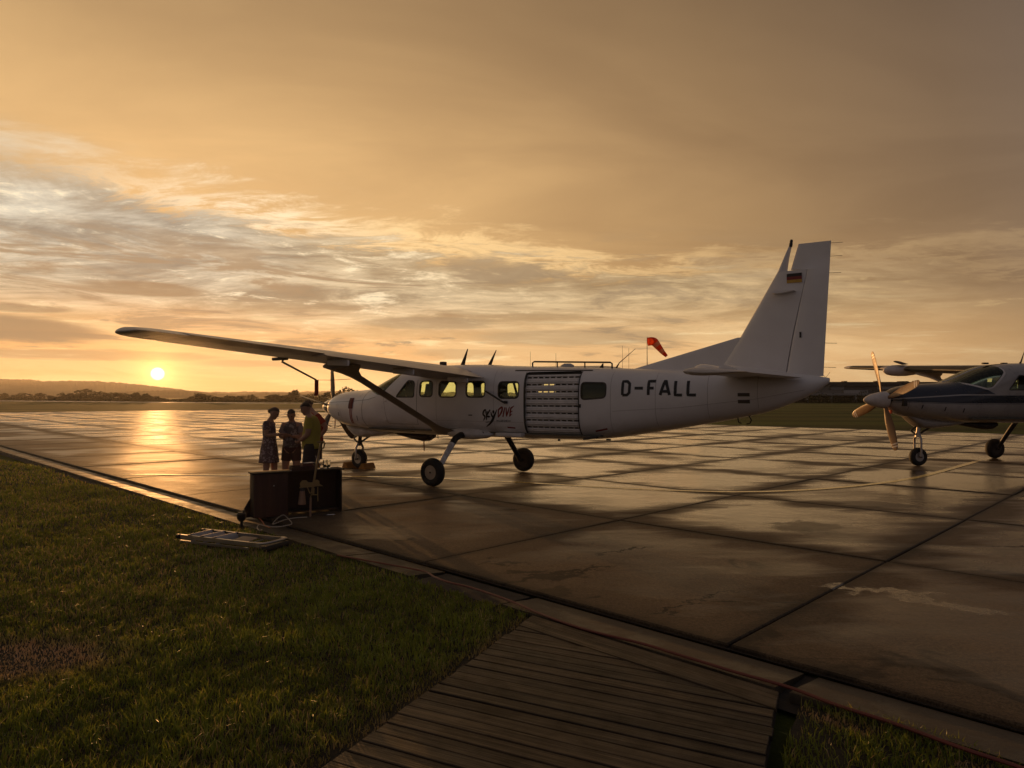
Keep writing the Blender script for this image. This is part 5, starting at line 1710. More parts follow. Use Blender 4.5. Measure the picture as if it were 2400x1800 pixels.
# ------------------------------------------------------------------ long industrial building with a hedge, right
bd = empty('industrial_building', (0, 0, 0), 0, label='long low industrial building with grey cladding and flat dark roofs behind the field', cat='building')
def bx_px(c0, c1, r0, r1, d):
    """facade rectangle at distance d given by columns and rows of the view"""
    x0, x1 = (c0 - 1200) / FPX * d, (c1 - 1200) / FPX * d
    z0, z1 = CAM_H + (HOR - r1) / FPX * d, CAM_H + (HOR - r0) / FPX * d
    return x0, x1, z0, z1
M_roofd = mat('dark_roof', color=(0.035, 0.032, 0.030), rough=0.7)
M_clad = [mat('cladding_%s' % n, color=c, rough=0.6) for n, c in (('grey', (0.17, 0.16, 0.15)), ('pale', (0.36, 0.34, 0.32)), ('dark', (0.065, 0.060, 0.058)), ('mid', (0.25, 0.235, 0.22)))]
def block(name, c0, c1, r0, r1, d, depth, mt, parent=bd):
    x0, x1, z0, z1 = bx_px(c0, c1, r0, r1, d)
    return MB().box(((x0 + x1) / 2, d + depth / 2, (z0 + z1) / 2), (x1 - x0, depth, z1 - z0)).build(name, mt, parent, smooth=False)
block('wall', 1640, 2520, 905, 945.5, 226, 30, M_clad[0])
block('roof', 1600, 2560, 895, 905, 224.5, 34, M_roofd)
for k, (c0, c1, m) in enumerate(((1640, 1720, 1), (1720, 1790, 0), (1790, 1860, 1), (1860, 1945, 0), (1946, 1979, 3), (1979, 2056, 2), (2056, 2105, 1), (2105, 2160, 2), (2160, 2250, 0), (2250, 2400, 2), (2400, 2500, 0))):
    block('cladding_panel', c0 + 0.6, c1 - 0.6, 905.4, 912.5 + (k % 3) * 0.8, 225.2, 0.6, M_clad[m])
for k, (c0, c1, m) in enumerate(((1700, 1800, 0), (1800, 1975, 0), (1977, 2016, 1), (2016, 2036, 3), (2036, 2140, 2), (2140, 2300, 0), (2300, 2480, 2))):
    block('cladding_panel', c0 + 0.6, c1 - 0.6, 914.5, 921.5, 225.0, 0.6, M_clad[m])
block('canopy', 1700, 2060, 921.8, 926.5, 222.5, 3.5, M_clad[3])
block('canopy', 2064, 2480, 923.0, 926.5, 222.5, 3.5, M_clad[0])
for k in range(11):
    c = 1720 + k * 57
    block('canopy_post', c, c + 2.6, 926.5, 945.5, 222.8, 0.35, M_clad[1])
for c0, c1, r in ((1978, 1986, 893), (2054, 2062, 892.6), (2110, 2130, 893.2), (2146, 2156, 892.4), (2222, 2232, 893)):
    block('roof_vent', c0, c1, r, 895.2, 232, 2.0, M_roofd)
M_shadow = mat('bay_shade', color=(0.018, 0.016, 0.015), rough=0.9)  # near-black plates: the shade under the canopy is put into their colour
for k in range(10):
    c = 1726 + k * 57
    block('bay_shade_panel', c, c + 46, 928.5, 945, 225.6, 0.3, M_shadow)

hedge_me = []
for k in range(3):
    r = random.Random(40 + k); V, F = [], []
    for q in range(420):
        c = Vector((r.uniform(-1, 1), r.uniform(-0.5, 0.5), abs(r.gauss(0, 0.45)) * (1.0 if r.random() < 0.85 else 1.4)))
        s = r.uniform(0.05, 0.11); R_ = Matrix.Rotation(r.uniform(0, 6.28), 3, 'Z') @ Matrix.Rotation(r.uniform(0, 6.28), 3, 'X'); o = len(V)
        for p in ((-1, -0.6, 0), (1, -0.5, 0.2), (0.8, 0.7, 0), (-0.7, 0.6, -0.2)):
            V.append(c + R_ @ (Vector(p) * s))
        F.append((o, o + 1, o + 2, o + 3))
    me = bpy.data.meshes.new('bush'); me.from_pydata([tuple(v) for v in V], [], F); me.materials.append(M_leaf); hedge_me.append(me)
for k in range(10):
    c = 1906 + k * 31; d = 215 + random.uniform(-2, 2)
    o = bpy.data.objects.new('bush', hedge_me[k % 3]); COL.objects.link(o)
    o.location = ((c - 1200) / FPX * d, d, -0.1); o.scale = (2.6, 2.0, random.uniform(1.7, 2.9))
    tag(o, label='dark hedge bush, %s rightwards from the white tail, before the industrial building' % ORD[k], cat='bush', group='bushes along the industrial building')

# ------------------------------------------------------------------ windsock and slender masts
ws = empty('windsock', ((1517 - 1200) / FPX * 82, 82, -0.1), 0, label='orange and white windsock drooping from a thin pole behind the fuselage', cat='windsock')
zt = CAM_H + (HOR - 801) / FPX * 82 + 0.1
MB().tube([(0, 0, 0), (0, 0, zt - 1.9)], [0.06, 0.045], 8).build('pole', M_darkm, ws)
MB().tube([(0, 0, zt - 1.9), (0, 0, zt + 0.6)], [0.04, 0.03], 8).build('mast_head', M_darkm, ws)
def thin_cloth(c):
    def f(N, b):
        n = N.noise(N.n('ShaderNodeTexCoord').outputs['Object'], 3.0, 4, 0.6)
        col = N.mix(n, tuple(v * 0.85 for v in c), c)
        N.set(b.inputs['Base Color'], col); b.inputs['Roughness'].default_value = 0.8
        tr = N.n('ShaderNodeBsdfTranslucent', {'Color': col}); ms = N.n('ShaderNodeMixShader', {0: 0.55})
        out = [q for q in N.t.nodes if q.type == 'OUTPUT_MATERIAL'][0]
        N.t.links.new(b.outputs[0], ms.inputs[1]); N.t.links.new(tr.outputs[0], ms.inputs[2]); N.t.links.new(ms.outputs[0], out.inputs[0])
    return f
mk = [mat('sock_orange', thin_cloth((0.90, 0.10, 0.02))), mat('sock_white', thin_cloth((0.80, 0.50, 0.28)))]
spine = smooth_path([(0.05, 0, zt), (0.75, -0.1, zt + 0.02), (1.25, -0.2, zt - 0.55), (1.75, -0.3, zt - 1.2), (2.25, -0.4, zt - 1.75)], 5)
rad = np.interp(np.linspace(0, 1, len(spine)), [0, 0.3, 1], [0.50, 0.50, 0.17])
n = len(spine) - 1; cuts = [0, int(n * 0.36), int(n * 0.52), int(n * 0.68), int(n * 0.84), n]
for k in range(5):
    a, b_ = cuts[k], cuts[k + 1]
    MB().tube(spine[a:b_ + 1], list(rad[a:b_ + 1]), 16, cap=False).build('sock_band', mk[0 if k % 2 == 0 else 1], ws)
for (c, r) in ((1243, 822), (1303, 826), (1459, 808), (1474, 814)):
    d = 86; x = (c - 1200) / FPX * d; z1 = CAM_H + (HOR - r) / FPX * d
    m_ = empty('antenna_mast', (x, d, -0.1), 0, cat='mast', group='thin antenna masts behind the fuselage',
               label={1243: 'thin mast behind the left half of the roof rail', 1303: 'thin mast behind the right half of the roof rail', 1459: 'taller thin mast beside the slanted whip antenna', 1474: 'thin mast directly behind the slanted whip antenna'}[c])
    MB().tube([(0, 0, 0), (0, 0, z1)], [0.035, 0.02], 6).build('pole', M_darkm, m_)
    MB().box((0, 0, 0.1), (0.3, 0.3, 0.25)).build('base', M_darkm, m_)
rm = empty('radio_tower', ((775 - 1200) / FPX * 1100, 1100, 0), 0, label='faint radio tower on the hill left of the raised propeller blade', cat='tower')
zt2 = CAM_H + (HOR - 906) / FPX * 1100
MB().tube([(0, 0, 0), (0, 0, zt2)], [0.55, 0.25], 6).build('mast', M_darkm, rm)
MB().box((0, 0, zt2 * 0.72), (2.2, 2.2, 0.6)).build('platform', M_darkm, rm)

# ------------------------------------------------------------------ haze
hz = mesh('haze', [(x, y, z) for z in (-1.4, 66.0) for (x, y) in ((-2650, -40), (2650, -40), (2650, 2650), (-2650, 2650))],
          [(3, 2, 1, 0), (4, 5, 6, 7), (0, 1, 5, 4), (1, 2, 6, 5), (2, 3, 7, 6), (3, 0, 4, 7)])
tag(hz, kind='stuff')
hm = bpy.data.materials.new('haze'); hm.use_nodes = True
N = NT(hm.node_tree)
pv = N.n('ShaderNodeVolumePrincipled')
pv.inputs['Color'].default_value = (0.95, 0.93, 0.90, 1)
pv.inputs['Density'].default_value = 0.00013
pv.inputs['Anisotropy'].default_value = 0.70
N.t.links.new(pv.outputs[0], N.n('ShaderNodeOutputMaterial').inputs['Volume'])
hz.data.materials.append(hm)

# ------------------------------------------------------------------ wheel chocks
M_chock = mat('chock_yellow', color=(0.34, 0.150, 0.022), rough=0.65, var=0.25, vscale=14)
def bodyp(xb, yb, z, th=TH1, x0=AX1, y0=AY1):
    return (x0 + xb * cos(th) - yb * sin(th), y0 - xb * sin(th) - yb * cos(th), z)
for sg, lab in ((-1, 'yellow wedge chock ahead of the nose wheel of the white aeroplane'), (1, 'yellow wedge chock behind the nose wheel of the white aeroplane')):
    c = bodyp(-4.06 + sg * 0.30, 0.02, 0.0)
    B = MB(); L = 0.40
    pr_ = [(-0.13, 0.002), (0.14, 0.002), (0.07, 0.155), (-0.015, 0.155)] if sg > 0 else [(-0.14, 0.002), (0.13, 0.002), (0.015, 0.155), (-0.07, 0.155)]
    B.loft([[(x, y, z) for x, z in pr_] for y in (-L / 2, L / 2)])
    o = B.build('wheel_chock', M_chock, smooth=False, label=lab, cat='wheel chock', group='chocks at the nose wheel')
    o.location = c; o.rotation_euler = (0, 0, -TH1 + 0.05 * sg)
    bm = bmesh.new(); bm.from_mesh(o.data); bmesh.ops.bevel(bm, geom=bm.edges[:], offset=0.008, segments=2, affect='EDGES'); bm.to_mesh(o.data); bm.free()

# ------------------------------------------------------------------ people
def skin_mesh(J, E, root, sub=2):
    names = list(J)
    me = bpy.data.meshes.new('skin')
    me.from_pydata([J[n][:3] for n in names], [(names.index(a), names.index(b)) for a, b in E], [])
    o = bpy.data.objects.new('skin', me); COL.objects.link(o)
    md = o.modifiers.new('skin', 'SKIN'); md.use_smooth_shade = True; md.branch_smoothing = 0.35
    if not me.skin_vertices: me.attributes
    sv = me.skin_vertices[0].data
    for i, n in enumerate(names):
        r = J[n][3]
        k_ = 1.16 if n in ('pelvis', 'waist', 'chest', 'upper') else 1.22
        r = r if hasattr(r, '__len__') else (r, r)
        sv[i].radius = (r[0] * k_, r[1] * k_)
        sv[i].use_root = (n == root)
    s2 = o.modifiers.new('sub', 'SUBSURF'); s2.levels = sub; s2.render_levels = sub
    bpy.context.view_layer.update()
    dg = bpy.context.evaluated_depsgraph_get()
    out = bpy.data.meshes.new_from_object(o.evaluated_get(dg))
    bpy.data.objects.remove(o)
    return out


def add_hand(B, w, d, nrm, side=1, s=1.0):
    """palm, four bent fingers of different length and a side thumb"""
    w, d, nrm = Vector(w), Vector(d).normalized(), Vector(nrm).normalized()
    acr = d.cross(nrm).normalized() * side
    B.tube([w - d * 0.02, w + d * 0.03, w + d * 0.075 * s], [0.022 * s, 0.031 * s, 0.030 * s], 8, flat=0.55)
    for k, L in enumerate((0.066, 0.076, 0.071, 0.055)):
        o = w + d * 0.068 * s + acr * (0.027 - 0.018 * k) * s
        p1 = o + d * L * 0.5 * s + nrm * 0.006; p2 = p1 + (d * 0.75 + nrm * 0.65).normalized() * L * 0.32 * s; p3 = p2 + (d * 0.35 + nrm * 0.9).normalized() * L * 0.25 * s
        B.tube([o, p1, p2, p3], [0.0095 * s, 0.0088 * s, 0.008 * s, 0.006 * s], 6)
    o = w + d * 0.022 * s + acr * 0.024 * s
    p1 = o + (d * 0.6 + acr * 0.8).normalized() * 0.034 * s; p2 = p1 + (d * 0.9 + acr * 0.15 + nrm * 0.4).normalized() * 0.028 * s
    B.tube([o, p1, p2], [0.012 * s, 0.0105 * s, 0.007 * s], 6)


def skin_tone(N, b):
    ob = N.n('ShaderNodeTexCoord').outputs['Object']
    n = N.noise(ob, 9.0, 4, 0.6)
    N.set(b.inputs['Base Color'], N.mix(n, (0.34, 0.185, 0.125), (0.44, 0.25, 0.175)))
    b.inputs['Roughness'].default_value = 0.5
    b.inputs['Subsurface Weight'].default_value = 0.05
M_skin = mat('skin', skin_tone)
def floral(N, b):
    ob = N.n('ShaderNodeTexCoord').outputs['Object']
    v = N.n('ShaderNodeTexVoronoi', {'Vector': ob, 'Scale': 13.0}, feature='F1').outputs['Distance']
    n = N.noise(ob, 16.0, 3, 0.6, 1.5)
    c = N.mix(N.sm(v, 0.28, 0.36), (0.34, 0.26, 0.26), (0.13, 0.085, 0.085))
    N.set(b.inputs['Base Color'], N.mix(N.sm(n, 0.55, 0.62), c, (0.42, 0.30, 0.30)))
    b.inputs['Roughness'].default_value = 0.85
M_floral = mat('floral_cotton', floral)
M_tee_grey = mat('grey_tee', color=(0.27, 0.22, 0.215), rough=0.88, bump=0.3, bscale=30)
def tee_print(N, b):
    ob = N.n('ShaderNodeTexCoord').outputs['Object']
    n = N.noise(ob, 10.0, 3, 0.6, 1.0)
    N.set(b.inputs['Base Color'], N.mix(N.sm(n, 0.5, 0.56), (0.10, 0.085, 0.085), (0.30, 0.26, 0.25)))
    b.inputs['Roughness'].default_value = 0.9
M_tee_yellow = mat('yellow_tee', color=(0.40, 0.33, 0.060), rough=0.88, bump=0.3, bscale=30)
M_tee_red = mat('red_top', color=(0.36, 0.060, 0.028), rough=0.88, bump=0.3, bscale=30)
M_shorts = mat('dark_shorts', color=(0.040, 0.032, 0.030), rough=0.9)
M_shorts2 = mat('brown_shorts', color=(0.075, 0.040, 0.034), rough=0.9)
M_hair = mat('brown_hair', color=(0.075, 0.040, 0.022), rough=0.55)
M_hair2 = mat('dark_hair', color=(0.035, 0.022, 0.015), rough=0.55)
M_shoe = mat('shoe', color=(0.05, 0.04, 0.035), rough=0.7)
M_eye = mat('eye', color=(0.03, 0.025, 0.02), rough=0.2)


def person(loc, rz, J, E, label, hands, cloth, hair, face):
    p = empty('person', loc, rz, label=label, cat='person', group='people gathered behind the dark counter')
    me = skin_mesh(J, E, 'pelvis')
    B = MB()
    B.add([v.co for v in me.vertices], [list(q.vertices) for q in me.polygons])
    for h in hands: add_hand(B, *h)
    hd, fd = Vector(J['head'][:3]), Vector(face).normalized()
    sidev = Vector((0, 0, 1)).cross(fd).normalized()
    up = fd.cross(sidev)
    hs_ = J['chin'][3] / 0.032
    B.loft([[hd + up * z * 1.02 + fd * (o + f * sin(t)) + sidev * w * cos(t) for t in [2 * pi * k / 20 for k in range(20)]] for z, w, f, o in
            ((-0.118, 0.012, 0.016, 0.052), (-0.110, 0.034, 0.036, 0.040), (-0.085, 0.052, 0.060, 0.020), (-0.050, 0.066, 0.080, 0.004), (-0.010, 0.075, 0.092, -0.006),
             (0.030, 0.078, 0.098, -0.010), (0.065, 0.072, 0.092, -0.012), (0.095, 0.054, 0.070, -0.014), (0.113, 0.028, 0.036, -0.014), (0.118, 0.006, 0.008, -0.014))])
    for s in (-1, 1):                                             # ears
        c = hd + sidev * s * 0.080 - fd * 0.005 - up * 0.005
        B.loft([[c + (fd * cos(t) * a + up * sin(t) * a * 1.6) + sidev * s * o for t in [2 * pi * k / 8 for k in range(8)]] for a, o in ((0.006, -0.012), (0.018, 0.0), (0.019, 0.008), (0.010, 0.012))])
    nb_ = hd + fd * 0.083 - up * 0.020                            # nose
    B.loft([[nb_ + up * 0.035 + sidev * x * 0.008 + fd * y for x, y in ((-1, 0), (1, 0), (0, 0.006))], [nb_ - up * 0.006 + sidev * x * 0.015 + fd * y for x, y in ((-1, 0), (1, 0), (0, 0.026))], [nb_ - up * 0.016 + sidev * x * 0.013 + fd * y for x, y in ((-1, -0.005), (1, -0.005), (0, 0.012))]])
    body = B.build('body', M_skin, p)
    for s in (-1, 1):
        c = hd + fd * 0.079 + sidev * s * 0.032 + up * 0.008
        MB().lathe([(0.002, -0.011), (0.010, -0.006), (0.012, 0), (0.010, 0.006), (0.002, 0.011)], 10, Matrix.Translation(c)).build('eye', M_eye, body)
    MB().tube([hd + fd * 0.080 - up * 0.062 - sidev * 0.024, hd + fd * 0.088 - up * 0.064, hd + fd * 0.080 - up * 0.062 + sidev * 0.024], [0.004, 0.006, 0.004], 6).build('mouth', mat('lips', color=(0.30, 0.11, 0.09), rough=0.5), body)
    for fn in cloth + hair: fn(p)
    for k, side in (('foot_l', 1), ('foot_r', -1)):
        a, t = Vector(J[k.replace('foot', 'ankle')][:3]), Vector(J[k][:3])
        d = (t - a); d.z = 0; d.normalize(); sdv = Vector((-d.y, d.x, 0))
        rg = []
        for f, w, h in ((-0.075, 0.02, 0.055), (-0.06, 0.036, 0.085), (0.02, 0.040, 0.095), (0.10, 0.047, 0.060), (0.16, 0.044, 0.045), (0.19, 0.02, 0.03)):
            o = Vector((a.x, a.y, 0)) + d * f
            rg.append([o + sdv * w * math.copysign(abs(cos(t_)) ** 0.7, cos(t_)) + Vector((0, 0, h * 0.5 + h * 0.5 * sin(t_))) for t_ in [2 * pi * q / 12 for q in range(12)]])
        MB().loft(rg).build('shoe', M_shoe, p)
    return p


def oval(c, hx, hy, n=20):
    return [(c[0] + hx * cos(2 * pi * k / n), c[1] + hy * sin(2 * pi * k / n), c[2]) for k in range(n)]


def garment(name, rings, mt, extra=None):
    def f(p):
        B = MB()
        rg = []
        for i, (c, hx, hy) in enumerate(rings):
            rg.append([(x * 1.0 + 0.006 * sin(k * 2.3 + i), y + 0.006 * cos(k * 1.9 + i * 2), z) for k, (x, y, z) in enumerate(oval(c, hx, hy))])
        B.loft(rg, cap=False)
        o = B.build(name, mt, p)
        s = o.modifiers.new('sub', 'SUBSURF'); s.levels = 1; s.render_levels = 1
        so = o.modifiers.new('th', 'SOLIDIFY'); so.thickness = 0.006
        if extra: extra(o)
    return f


def sleeves(name, J, pairs, mt, r0=0.068, r1=0.072, f1=0.62):
    def f(p):
        for a, b_ in pairs:
            A, B_ = Vector(J[a][:3]), Vector(J[b_][:3])
            d = B_ - A
            MB().tube([A - d * 0.12, A + d * 0.2, A + d * f1], [r0 * 0.85, r0, r1], 12, cap=False).build(name, mt, p)
    return f


def trousers(name, J, mt, zend, r=0.105, rend=0.098, waist=None):
    def f(p):
        for s in ('l', 'r'):
            A, K = Vector(J['hip_' + s][:3]), Vector(J['knee_' + s][:3])
            d = K - A; t = (zend - A.z) / d.z
            MB().tube([A + Vector((0, 0, 0.07)), A, A + d * t * 0.5, A + d * t], [r * 0.9, r, (r + rend) / 2, rend], 14, cap=False).build('shorts_leg', mt, p)
        c = (Vector(J['hip_l'][:3]) + Vector(J['hip_r'][:3])) / 2
        hx, hy = waist
        MB().loft([oval((c.x, c.y, c.z + q), hx * k_, hy * k_) for q, k_ in ((-0.10, 0.55), (-0.06, 0.85), (0.0, 1.0), (0.10, 0.96), (0.16, 0.88))], cap=True).build('shorts', mt, p)
    return f


def cap_hair(J, face, r=0.105, mt=None, back=0.0, low=-0.25):
    """hair as a shell over the back and top of the head"""
    def f(p):
        hd, fd = Vector(J['head'][:3]), Vector(face).normalized()
        sidev = Vector((0, 0, 1)).cross(fd).normalized(); up = fd.cross(sidev)
        B = MB(); rg = []
        for i in range(9):
            a = pi * i / 8.5
            row = []
            for k in range(18):
                t = 2 * pi * k / 18
                v = sidev * cos(t) * 0.84 + fd * sin(t) * 1.04
                lim = pi * (0.36 + 0.24 * max(0, -sin(t)) + 0.02 * sin(7 * t)) if sin(t) < 0.35 else pi * 0.34
                aa = min(a, lim)
                row.append(hd + up * 0.022 - fd * 0.012 + (v * sin(aa) + up * cos(aa) * 1.03) * r * (1 + 0.02 * sin(5 * t + i)))
            rg.append(row)
        B.loft(rg, cap=True).build('hair', mt or M_hair, p)
    return f


# woman in a floral dress, side on, looking down
JA = dict(pelvis=(-0.01, 0, 0.90, 0.13), waist=(0.0, 0, 1.06, 0.105), chest=(-0.01, 0, 1.24, 0.12), upper=(-0.02, 0, 1.355, 0.085), neck=(0.015, 0, 1.43, 0.047), neck2=(0.055, 0, 1.485, 0.046),
          head=(0.100, 0, 1.555, (0.078, 0.088)), crown=(0.105, 0, 1.605, (0.066, 0.070)), chin=(0.150, 0, 1.500, 0.030),
          sh_l=(-0.02, -0.155, 1.355, 0.050), el_l=(0.00, -0.185, 1.10, 0.038), wr_l=(0.235, -0.13, 1.125, 0.026),
          sh_r=(-0.02, 0.155, 1.355, 0.050), el_r=(0.00, 0.185, 1.10, 0.038), wr_r=(0.215, 0.12, 1.11, 0.026),
          hip_l=(-0.03, -0.085, 0.84, 0.095), knee_l=(-0.03, -0.085, 0.46, 0.056), ankle_l=(-0.08, -0.085, 0.09, 0.038), foot_l=(0.05, -0.085, 0.04, 0.034),
          hip_r=(0.02, 0.085, 0.84, 0.095), knee_r=(0.075, 0.085, 0.46, 0.056), ankle_r=(0.065, 0.085, 0.09, 0.038), foot_r=(0.19, 0.085, 0.04, 0.034))
BE = [('pelvis', 'waist'), ('waist', 'chest'), ('chest', 'upper'), ('upper', 'neck'), ('neck', 'neck2'), ('neck2', 'head'), ('head', 'crown'), ('head', 'chin'),
      ('upper', 'sh_l'), ('sh_l', 'el_l'), ('el_l', 'wr_l'), ('upper', 'sh_r'), ('sh_r', 'el_r'), ('el_r', 'wr_r'),
      ('pelvis', 'hip_l'), ('hip_l', 'knee_l'), ('knee_l', 'ankle_l'), ('ankle_l', 'foot_l'), ('pelvis', 'hip_r'), ('hip_r', 'knee_r'), ('knee_r', 'ankle_r'), ('ankle_r', 'foot_r')]
fA = (0.90, 0, -0.42)
def bun(p):
    MB().lathe([(0.004, -0.048), (0.034, -0.036), (0.05, -0.008), (0.046, 0.022), (0.022, 0.044), (0.004, 0.048)], 14, Matrix.Translation((0.005, 0, 1.605)) @ Matrix.Rotation(-0.9, 4, 'Y')).build('hair_bun', M_hair, p)
person((-5.06, 14.4, 0), 0, JA, BE, 'woman with a hair bun in a short floral dress, side on, looking down',
       [((0.235, -0.13, 1.125), (1, 0.15, 0.12), (0, 0.3, -1), 1), ((0.215, 0.12, 1.11), (1, -0.2, 0.12), (0, -0.3, -1), -1)],
       [garment('dress', [((-0.02, 0, 1.405), 0.07, 0.14), ((-0.025, 0, 1.365), 0.105, 0.178), ((-0.01, 0, 1.25), 0.142, 0.165), ((0.0, 0, 1.08), 0.125, 0.142), ((-0.005, 0, 0.98), 0.140, 0.155), ((-0.01, 0, 0.85), 0.170, 0.178), ((-0.01, 0, 0.68), 0.192, 0.195), ((-0.01, 0, 0.535), 0.212, 0.21)], M_floral),
        sleeves('sleeve', JA, (('sh_l', 'el_l'), ('sh_r', 'el_r')), M_floral, 0.062, 0.066, 0.55)],
       [cap_hair(JA, fA), bun], fA)

# woman facing the site in a grey tee and shorts, hands together in front
JB = dict(pelvis=(0, 0, 0.88, 0.13), waist=(0, 0, 1.03, 0.115), chest=(0, 0, 1.20, 0.125), upper=(0, 0, 1.315, 0.09), neck=(0, -0.005, 1.385, 0.047), neck2=(0, -0.02, 1.43, 0.046),
          head=(0, -0.045, 1.515, (0.078, 0.086)), crown=(0, -0.04, 1.565, (0.066, 0.068)), chin=(0, -0.085, 1.455, 0.032),
          sh_l=(-0.165, 0, 1.315, 0.055), el_l=(-0.225, -0.04, 1.05, 0.042), wr_l=(-0.06, -0.235, 1.06, 0.028),
          sh_r=(0.165, 0, 1.315, 0.055), el_r=(0.225, -0.04, 1.05, 0.042), wr_r=(0.07, -0.235, 1.08, 0.028),
          hip_l=(-0.095, 0, 0.82, 0.105), knee_l=(-0.13, 0, 0.45, 0.062), ankle_l=(-0.15, 0.0, 0.09, 0.042), foot_l=(-0.17, -0.13, 0.04, 0.036),
          hip_r=(0.095, 0, 0.82, 0.105), knee_r=(0.10, 0, 0.45, 0.062), ankle_r=(0.085, 0.0, 0.09, 0.042), foot_r=(0.11, -0.13, 0.04, 0.036))
fB = (0, -0.88, -0.45)
def phone(p):
    MB().bbox((0.005, -0.315, 1.12), (0.085, 0.012, 0.16), 0.005, rotm(radians(50), 'X')).build('phone', M_black, p)
def shirt_print(o):
    pass
person((-4.66, 14.6, 0), 0, JB, BE, 'woman in a grey printed tee and dark shorts, facing the camera between two others',
       [((-0.06, -0.235, 1.06), (0.6, -0.5, 0.25), (0.3, 0.2, 1), 1), ((0.07, -0.235, 1.08), (-0.6, -0.5, 0.2), (-0.3, 0.2, 1), -1)],
       [garment('shirt', [((0, 0, 1.365), 0.10, 0.075), ((0, 0, 1.338), 0.150, 0.100), ((0, 0, 1.29), 0.186, 0.125), ((0, 0, 1.20), 0.188, 0.142), ((0, 0, 1.05), 0.178, 0.140), ((0, 0, 0.93), 0.186, 0.146), ((0, 0, 0.84), 0.190, 0.150)], mat('printed_grey_tee', tee_print)),
        sleeves('sleeve', JB, (('sh_l', 'el_l'), ('sh_r', 'el_r')), M_tee_grey, 0.062, 0.074, 0.66), trousers('shorts', JB, M_shorts2, 0.555, 0.108, 0.102, (0.185, 0.145))],
       [cap_hair(JB, fB, 0.104, M_hair2)], fB)

# man in a yellow tee, leaning in from the right
JC = dict(pelvis=(0.03, 0, 0.95, 0.14), waist=(0.03, 0, 1.10, 0.14), chest=(0.045, 0, 1.32, 0.145), upper=(0.02, 0, 1.46, 0.10), neck=(-0.025, 0, 1.535, 0.056), neck2=(-0.06, 0, 1.585, 0.056),
          head=(-0.10, 0, 1.655, (0.082, 0.092)), crown=(-0.095, 0, 1.70, (0.068, 0.072)), chin=(-0.16, 0, 1.590, 0.036),
          sh_l=(0.03, -0.19, 1.45, 0.062), el_l=(0.03, -0.235, 1.16, 0.048), wr_l=(-0.155, -0.16, 1.02, 0.032),
          sh_r=(0.03, 0.19, 1.45, 0.062), el_r=(0.0, 0.235, 1.16, 0.048), wr_r=(-0.19, 0.16, 1.06, 0.032),
          hip_l=(0.03, -0.10, 0.90, 0.115), knee_l=(0.00, -0.11, 0.49, 0.066), ankle_l=(0.03, -0.11, 0.09, 0.046), foot_l=(-0.12, -0.12, 0.04, 0.040),
          hip_r=(0.03, 0.10, 0.90, 0.115), knee_r=(0.03, 0.11, 0.49, 0.066), ankle_r=(0.07, 0.11, 0.09, 0.046), foot_r=(-0.08, 0.12, 0.04, 0.040))
fC = (-0.90, 0, -0.43)
person((-4.07, 13.9, 0), 0, JC, BE, 'man in a yellow tee and dark shorts leaning in, nearest the aeroplane nose',
       [((-0.155, -0.16, 1.02), (-0.8, 0.3, -0.3), (0.2, 0.5, 0.6), 1), ((-0.19, 0.16, 1.06), (-0.9, -0.2, -0.1), (0, -0.3, 1), -1)],
       [garment('shirt', [((0.0, 0, 1.525), 0.085, 0.10), ((0.025, 0, 1.485), 0.125, 0.195), ((0.05, 0, 1.34), 0.172, 0.215), ((0.03, 0, 1.15), 0.178, 0.205), ((0.02, 0, 1.00), 0.180, 0.205), ((0.03, 0, 0.865), 0.178, 0.205)], M_tee_yellow),
        sleeves('sleeve', JC, (('sh_l', 'el_l'), ('sh_r', 'el_r')), M_tee_yellow, 0.080, 0.086, 0.66), trousers('shorts', JC, M_shorts, 0.50, 0.125, 0.125, (0.17, 0.195))],
       [cap_hair(JC, fC, 0.109, M_hair2)], fC)

# man in a red top behind him, hand on hip
JD = dict(JC)
JD.update(head=(-0.135, 0, 1.70, (0.082, 0.092)), crown=(-0.13, 0, 1.745, (0.068, 0.072)), chin=(-0.195, 0, 1.635, 0.036), neck=(-0.045, 0, 1.575, 0.056), neck2=(-0.085, 0, 1.63, 0.056),
          upper=(0.0, 0, 1.495, 0.10), chest=(0.03, 0, 1.35, 0.145), sh_l=(0.10, -0.16, 1.475, 0.062), el_l=(0.30, -0.16, 1.225, 0.048), wr_l=(0.16, -0.16, 1.03, 0.032),
          sh_r=(-0.06, 0.19, 1.475, 0.062), el_r=(-0.12, 0.23, 1.19, 0.048), wr_r=(-0.28, 0.12, 1.08, 0.032))
person((-4.36, 15.2, 0), radians(4), JD, BE, 'man in a red top with hand on hip, half hidden behind the man in yellow',
       [((0.16, -0.16, 1.03), (-0.7, 0.2, -0.6), (0.6, 0.5, -0.3), 1), ((-0.28, 0.12, 1.08), (-0.9, -0.2, -0.1), (0, -0.3, 1), -1)],
       [garment('shirt', [((-0.025, 0, 1.56), 0.085, 0.10), ((0.01, 0, 1.515), 0.14, 0.195), ((0.035, 0, 1.37), 0.175, 0.215), ((0.03, 0, 1.15), 0.165, 0.20), ((0.03, 0, 1.00), 0.170, 0.20), ((0.03, 0, 0.90), 0.175, 0.20)], M_tee_red),
        sleeves('sleeve', JD, (('sh_l', 'el_l'), ('sh_r', 'el_r')), M_tee_red, 0.078, 0.084, 0.62), trousers('shorts', JD, M_shorts2, 0.52, 0.125, 0.125, (0.17, 0.19))],
       [cap_hair(JD, fC, 0.109, M_hair)], fC)

